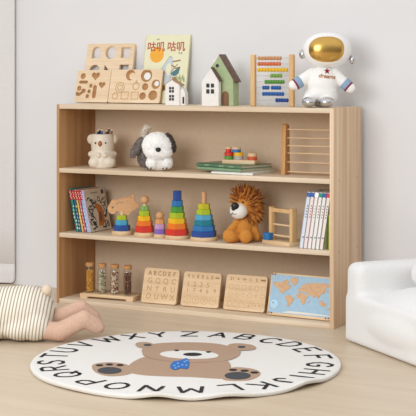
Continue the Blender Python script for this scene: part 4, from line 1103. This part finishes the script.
for u, v in ((174.4, 366.6), (178, 364.4), (178.6, 367.6), (182.4, 366), (184.6, 363), (186.4, 366.4), (186.6, 361.6), (175.6, 369.2)): motif('rug_sky', el(u, v, 1.1, .5, 8), 7)
plabel(f.build('bear_motif', rug), 'brown bear with blue bow tie')

# ================================================================== ARMCHAIR
M['boucle'] = plain('white boucle', '#e2e1df', .95, '#ebeae8', 220, bump=.4, sheen=.1)
ca = math.atan2(-.634, .774)
ch = thing('armchair', (1.493, -.197, 0), ca, 'low white plush child armchair on the floor right of the bookshelf', 'armchair')
f = MB(); f.use(M['boucle'])
f.box((.36, .22, .095), (.742, .45, .19), bevel=.02, seg=3)
f.ball((.40, .16, .13), (.33, .17, .12))
f.ball((.36, .05, .10), (.32, .072, .09))
f.box((.047, .21, .155), (.115, .425, .31), bevel=.036, seg=5)
f.box((.68, .21, .155), (.10, .42, .31), bevel=.04, seg=5)
f.box((.36, .385, .165), (.74, .11, .33), bevel=.045, seg=5)
f.ball((.38, .385, .30), (.26, .055, .075))
cme = fuse(f, .009, 8)
for v in cme.vertices:
    if v.co.z < .05:
        k_ = (1-v.co.z/.05)**2
        v.co.x += (.36-v.co.x)*(-.012)*k_; v.co.y += (.22-v.co.y)*(-.012)*k_
zmin = min(v.co.z for v in cme.vertices)
for v in cme.vertices: v.co.z -= zmin
finish('body', cme, ch)
f = MB(); f.use(M['boucle']).ball((0, 0, .047), (.068, .045, .047), power=.8, u=28, v=18)
cu2 = thing('cushion', ch.matrix_world @ Vector((0, 0, 0)), ca, 'small white cushion with tan edge on the armchair seat at right edge', 'cushion')
f.build('cushion_cover', cu2)
f = MB(); f.use(plain('tan piping', '#b08d62', .8)).tube([(.069*math.copysign(abs(cos(t))**.8, cos(t)), 0, .047+.047*math.copysign(abs(sin(t))**.8, sin(t))) for t in [2*pi*i/40 for i in range(41)]], .005, 8, cap=False); plabel(f.build('piping', cu2), 'tan piping')
CH_LOCAL = Vector((.205, .235, .226))
cu2.location = Matrix.Translation((1.493, -.197, 0)) @ Matrix.Rotation(ca, 4, 'Z') @ CH_LOCAL

# ================================================================== CHILD
p0 = atZ(45, 343, 0)
cf = Vector((p0.x, p0.y, 0)); k_ = proj(cf)[2]
pe = thing('person', cf, YAW, 'small child in cream striped romper and beige tights lying prone at left edge', 'person')
def C_(u, v, y=0): return Vector(((u-45)/k_, y, (343-v)/k_))
def cl(px): return px/k_
m, nt, b = newmat('beige tights'); b.inputs['Roughness'].default_value = .85; noise_col(nt, b, '#caa48c', '#d3b09a', (1, 1, 1), 90, bump=.1); M['skin'] = m
f = MB(); f.use(M['skin'])
# near leg
f.caps(C_(36, 331, .03), cl(9), C_(60, 332, .01), cl(9.8)); f.caps(C_(60, 332, .01), cl(9.8), C_(84, 319.5, .015), cl(9), 8)
f.caps(C_(84, 319.5, .015), cl(9), C_(95, 327, .03), cl(8.2)); f.ball(C_(98, 329, .03), (cl(6.5), cl(7), cl(6)))
# far leg
f.caps(C_(36, 326, .12), cl(11), C_(60, 321, .12), cl(9)); f.caps(C_(60, 321, .12), cl(9), C_(78, 313.5, .13), cl(8)); f.caps(C_(78, 313.5, .13), cl(8), C_(90, 324, .15), cl(7.4))
f.ball(C_(93, 328, .155), (cl(6), cl(7), cl(6)))
# trunk, arms, head out of frame to the left
f.caps(C_(30, 318, .075), .085, (-.42, .075, .09), .075, 10); f.caps((-.42, .075, .09), .05, (-.50, .07, .12), .045)
f.caps((-.40, -.02, .06), .038, (-.50, -.08, .035), .032); f.caps((-.50, -.08, .035), .032, (-.60, -.05, .03), .025); f.caps((-.40, .17, .06), .038, (-.50, .23, .035), .032); f.caps((-.50, .23, .035), .032, (-.60, .20, .03), .025)
f.ball((-.62, -.045, .024), (.03, .024, .018)); f.ball((-.62, .195, .024), (.03, .024, .018))
f.ball((-.58, .07, .16), (.078, .07, .082)); f.ball((-.655, .07, .148), (.012, .01, .01))
sme = fuse(f, .005, 6); 
for v in sme.vertices: v.co.z = max(v.co.z, .001)
finish('body', sme, pe)
f = MB(); f.use(plain('brown hair', '#4a3428', .7)).ball((-.565, .07, .178), (.079, .073, .076)); f.build('hair', pe)
for sy in (-1, 1):
    f = MB(); f.use(M['black']).ball((-.648, .07+sy*.026, .168), (.005, .006, .007)); f.build('eye', pe)
m, nt, b = newmat('striped jersey'); b.inputs['Roughness'].default_value = .9
tc = nt.nodes.new('ShaderNodeTexCoord'); mp = nt.nodes.new('ShaderNodeMapping'); mp.inputs['Rotation'].default_value = (0, R(-8), 0)
wv = nt.nodes.new('ShaderNodeTexWave'); wv.bands_direction = 'X'; wv.inputs['Scale'].default_value = 24.5; wv.inputs['Distortion'].default_value = .6; wv.inputs['Detail'].default_value = 1; wv.inputs['Detail Scale'].default_value = .5
rp = nt.nodes.new('ShaderNodeValToRGB'); rp.color_ramp.elements[0].position = .18; rp.color_ramp.elements[1].position = .38
rp.color_ramp.elements[0].color = lin('#a8977f'); rp.color_ramp.elements[1].color = lin('#ece6d9')
for a_, b_ in ((tc.outputs['Object'], mp.inputs[0]), (mp.outputs[0], wv.inputs['Vector']), (wv.outputs['Fac'], rp.inputs[0]), (rp.outputs[0], b.inputs['Base Color'])): nt.links.new(a_, b_)
M['stripe'] = m
f = MB(); f.use(M['stripe'])
f.caps(C_(24, 316, .085), cl(27.5), C_(-50, 318, .085), cl(25.5), 10); f.caps(C_(-50, 318, .085), cl(25.5), (-.42, .08, .095), .085, 6)
f.ball(C_(33, 317, .09), (cl(20), cl(25), cl(26)))
f.ball(C_(34, 327, .02), (cl(16.5), cl(14), cl(15)))
f.ball(C_(20, 330, .06), (cl(22), cl(26), cl(13)))
f.ball(C_(-18, 330, .06), (cl(30), cl(25), cl(13)))
f.caps((-.39, -.01, .065), .048, (-.47, -.06, .045), .042); f.caps((-.39, .17, .065), .048, (-.47, .22, .045), .042)
rme = fuse(f, .007, 6)
for v in rme.vertices: v.co.z = max(v.co.z, .0005)
finish('romper', rme, pe)
f = MB(); f.use(plain('beige fluff', '#d9c3ac', .95, '#e2cfba', 150, bump=.4)).ball(C_(44.5, 293, .07), cl(5.6)); plabel(f.build('tail_pompom', pe), 'round beige tail')

# ------------------------------------------------------------------ let everything rest on its support
bpy.context.view_layer.update()
def lowest(o):
    z = 9
    for c in [o]+list(o.children_recursive):
        if c.type == 'MESH':
            for v in c.data.vertices:
                z = min(z, (c.matrix_world @ v.co).z)
    return z
for o in list(COL.objects):
    if o.parent is None and o.get('label') and o.name.split('.')[0] not in ('bookshelf', 'curtain', 'pencil', 'cushion', 'jar', 'flat_book', 'stacking_tray') and o.get('kind') != 'stuff':
        z = lowest(o)
        for lv in (0, S3, S2, S1, H_):
            if abs(z-lv) < .02: o.location.z += lv-z+.0004; break

# ================================================================== LIGHT
w = bpy.data.worlds.new('world'); scn.world = w; w.use_nodes = True
nt = w.node_tree; bg = nt.nodes['Background']
tc = nt.nodes.new('ShaderNodeTexCoord'); sp_ = nt.nodes.new('ShaderNodeSeparateXYZ'); rp = nt.nodes.new('ShaderNodeValToRGB')
mr = nt.nodes.new('ShaderNodeMapRange'); mr.inputs[1].default_value = -1; mr.inputs[2].default_value = 1
e_ = rp.color_ramp.elements; e_[0].position = .5; e_[0].color = (.2, .19, .18, 1); e_[1].position = .7; e_[1].color = (.97, .985, 1.0, 1)
nt.links.new(tc.outputs['Generated'], sp_.inputs[0]); nt.links.new(sp_.outputs['Z'], mr.inputs[0]); nt.links.new(mr.outputs[0], rp.inputs[0]); nt.links.new(rp.outputs[0], bg.inputs[0])
bg.inputs[1].default_value = 1.2
def area(name, loc, target, size, size_y, power, col):
    l = bpy.data.lights.new(name, 'AREA'); l.shape = 'RECTANGLE'; l.size = size; l.size_y = size_y; l.energy = power; l.color = col
    o = bpy.data.objects.new(name, l); COL.objects.link(o); o.location = loc
    o.rotation_euler = (Vector(target)-Vector(loc)).to_track_quat('-Z', 'Y').to_euler(); return o
area('added_key_light', (.9, -4.3, 1.75), (.9, .1, .5), 2.2, 1.6, 104, (.975, .985, 1))  # unseen soft key light added in front to brighten shelf and interior
vs = scn.view_settings
scn.display_settings.display_device = 'sRGB'
vs.view_transform = 'Standard'; vs.look = 'None'; vs.gamma = 1; vs.use_curve_mapping = False; vs.exposure = -.29
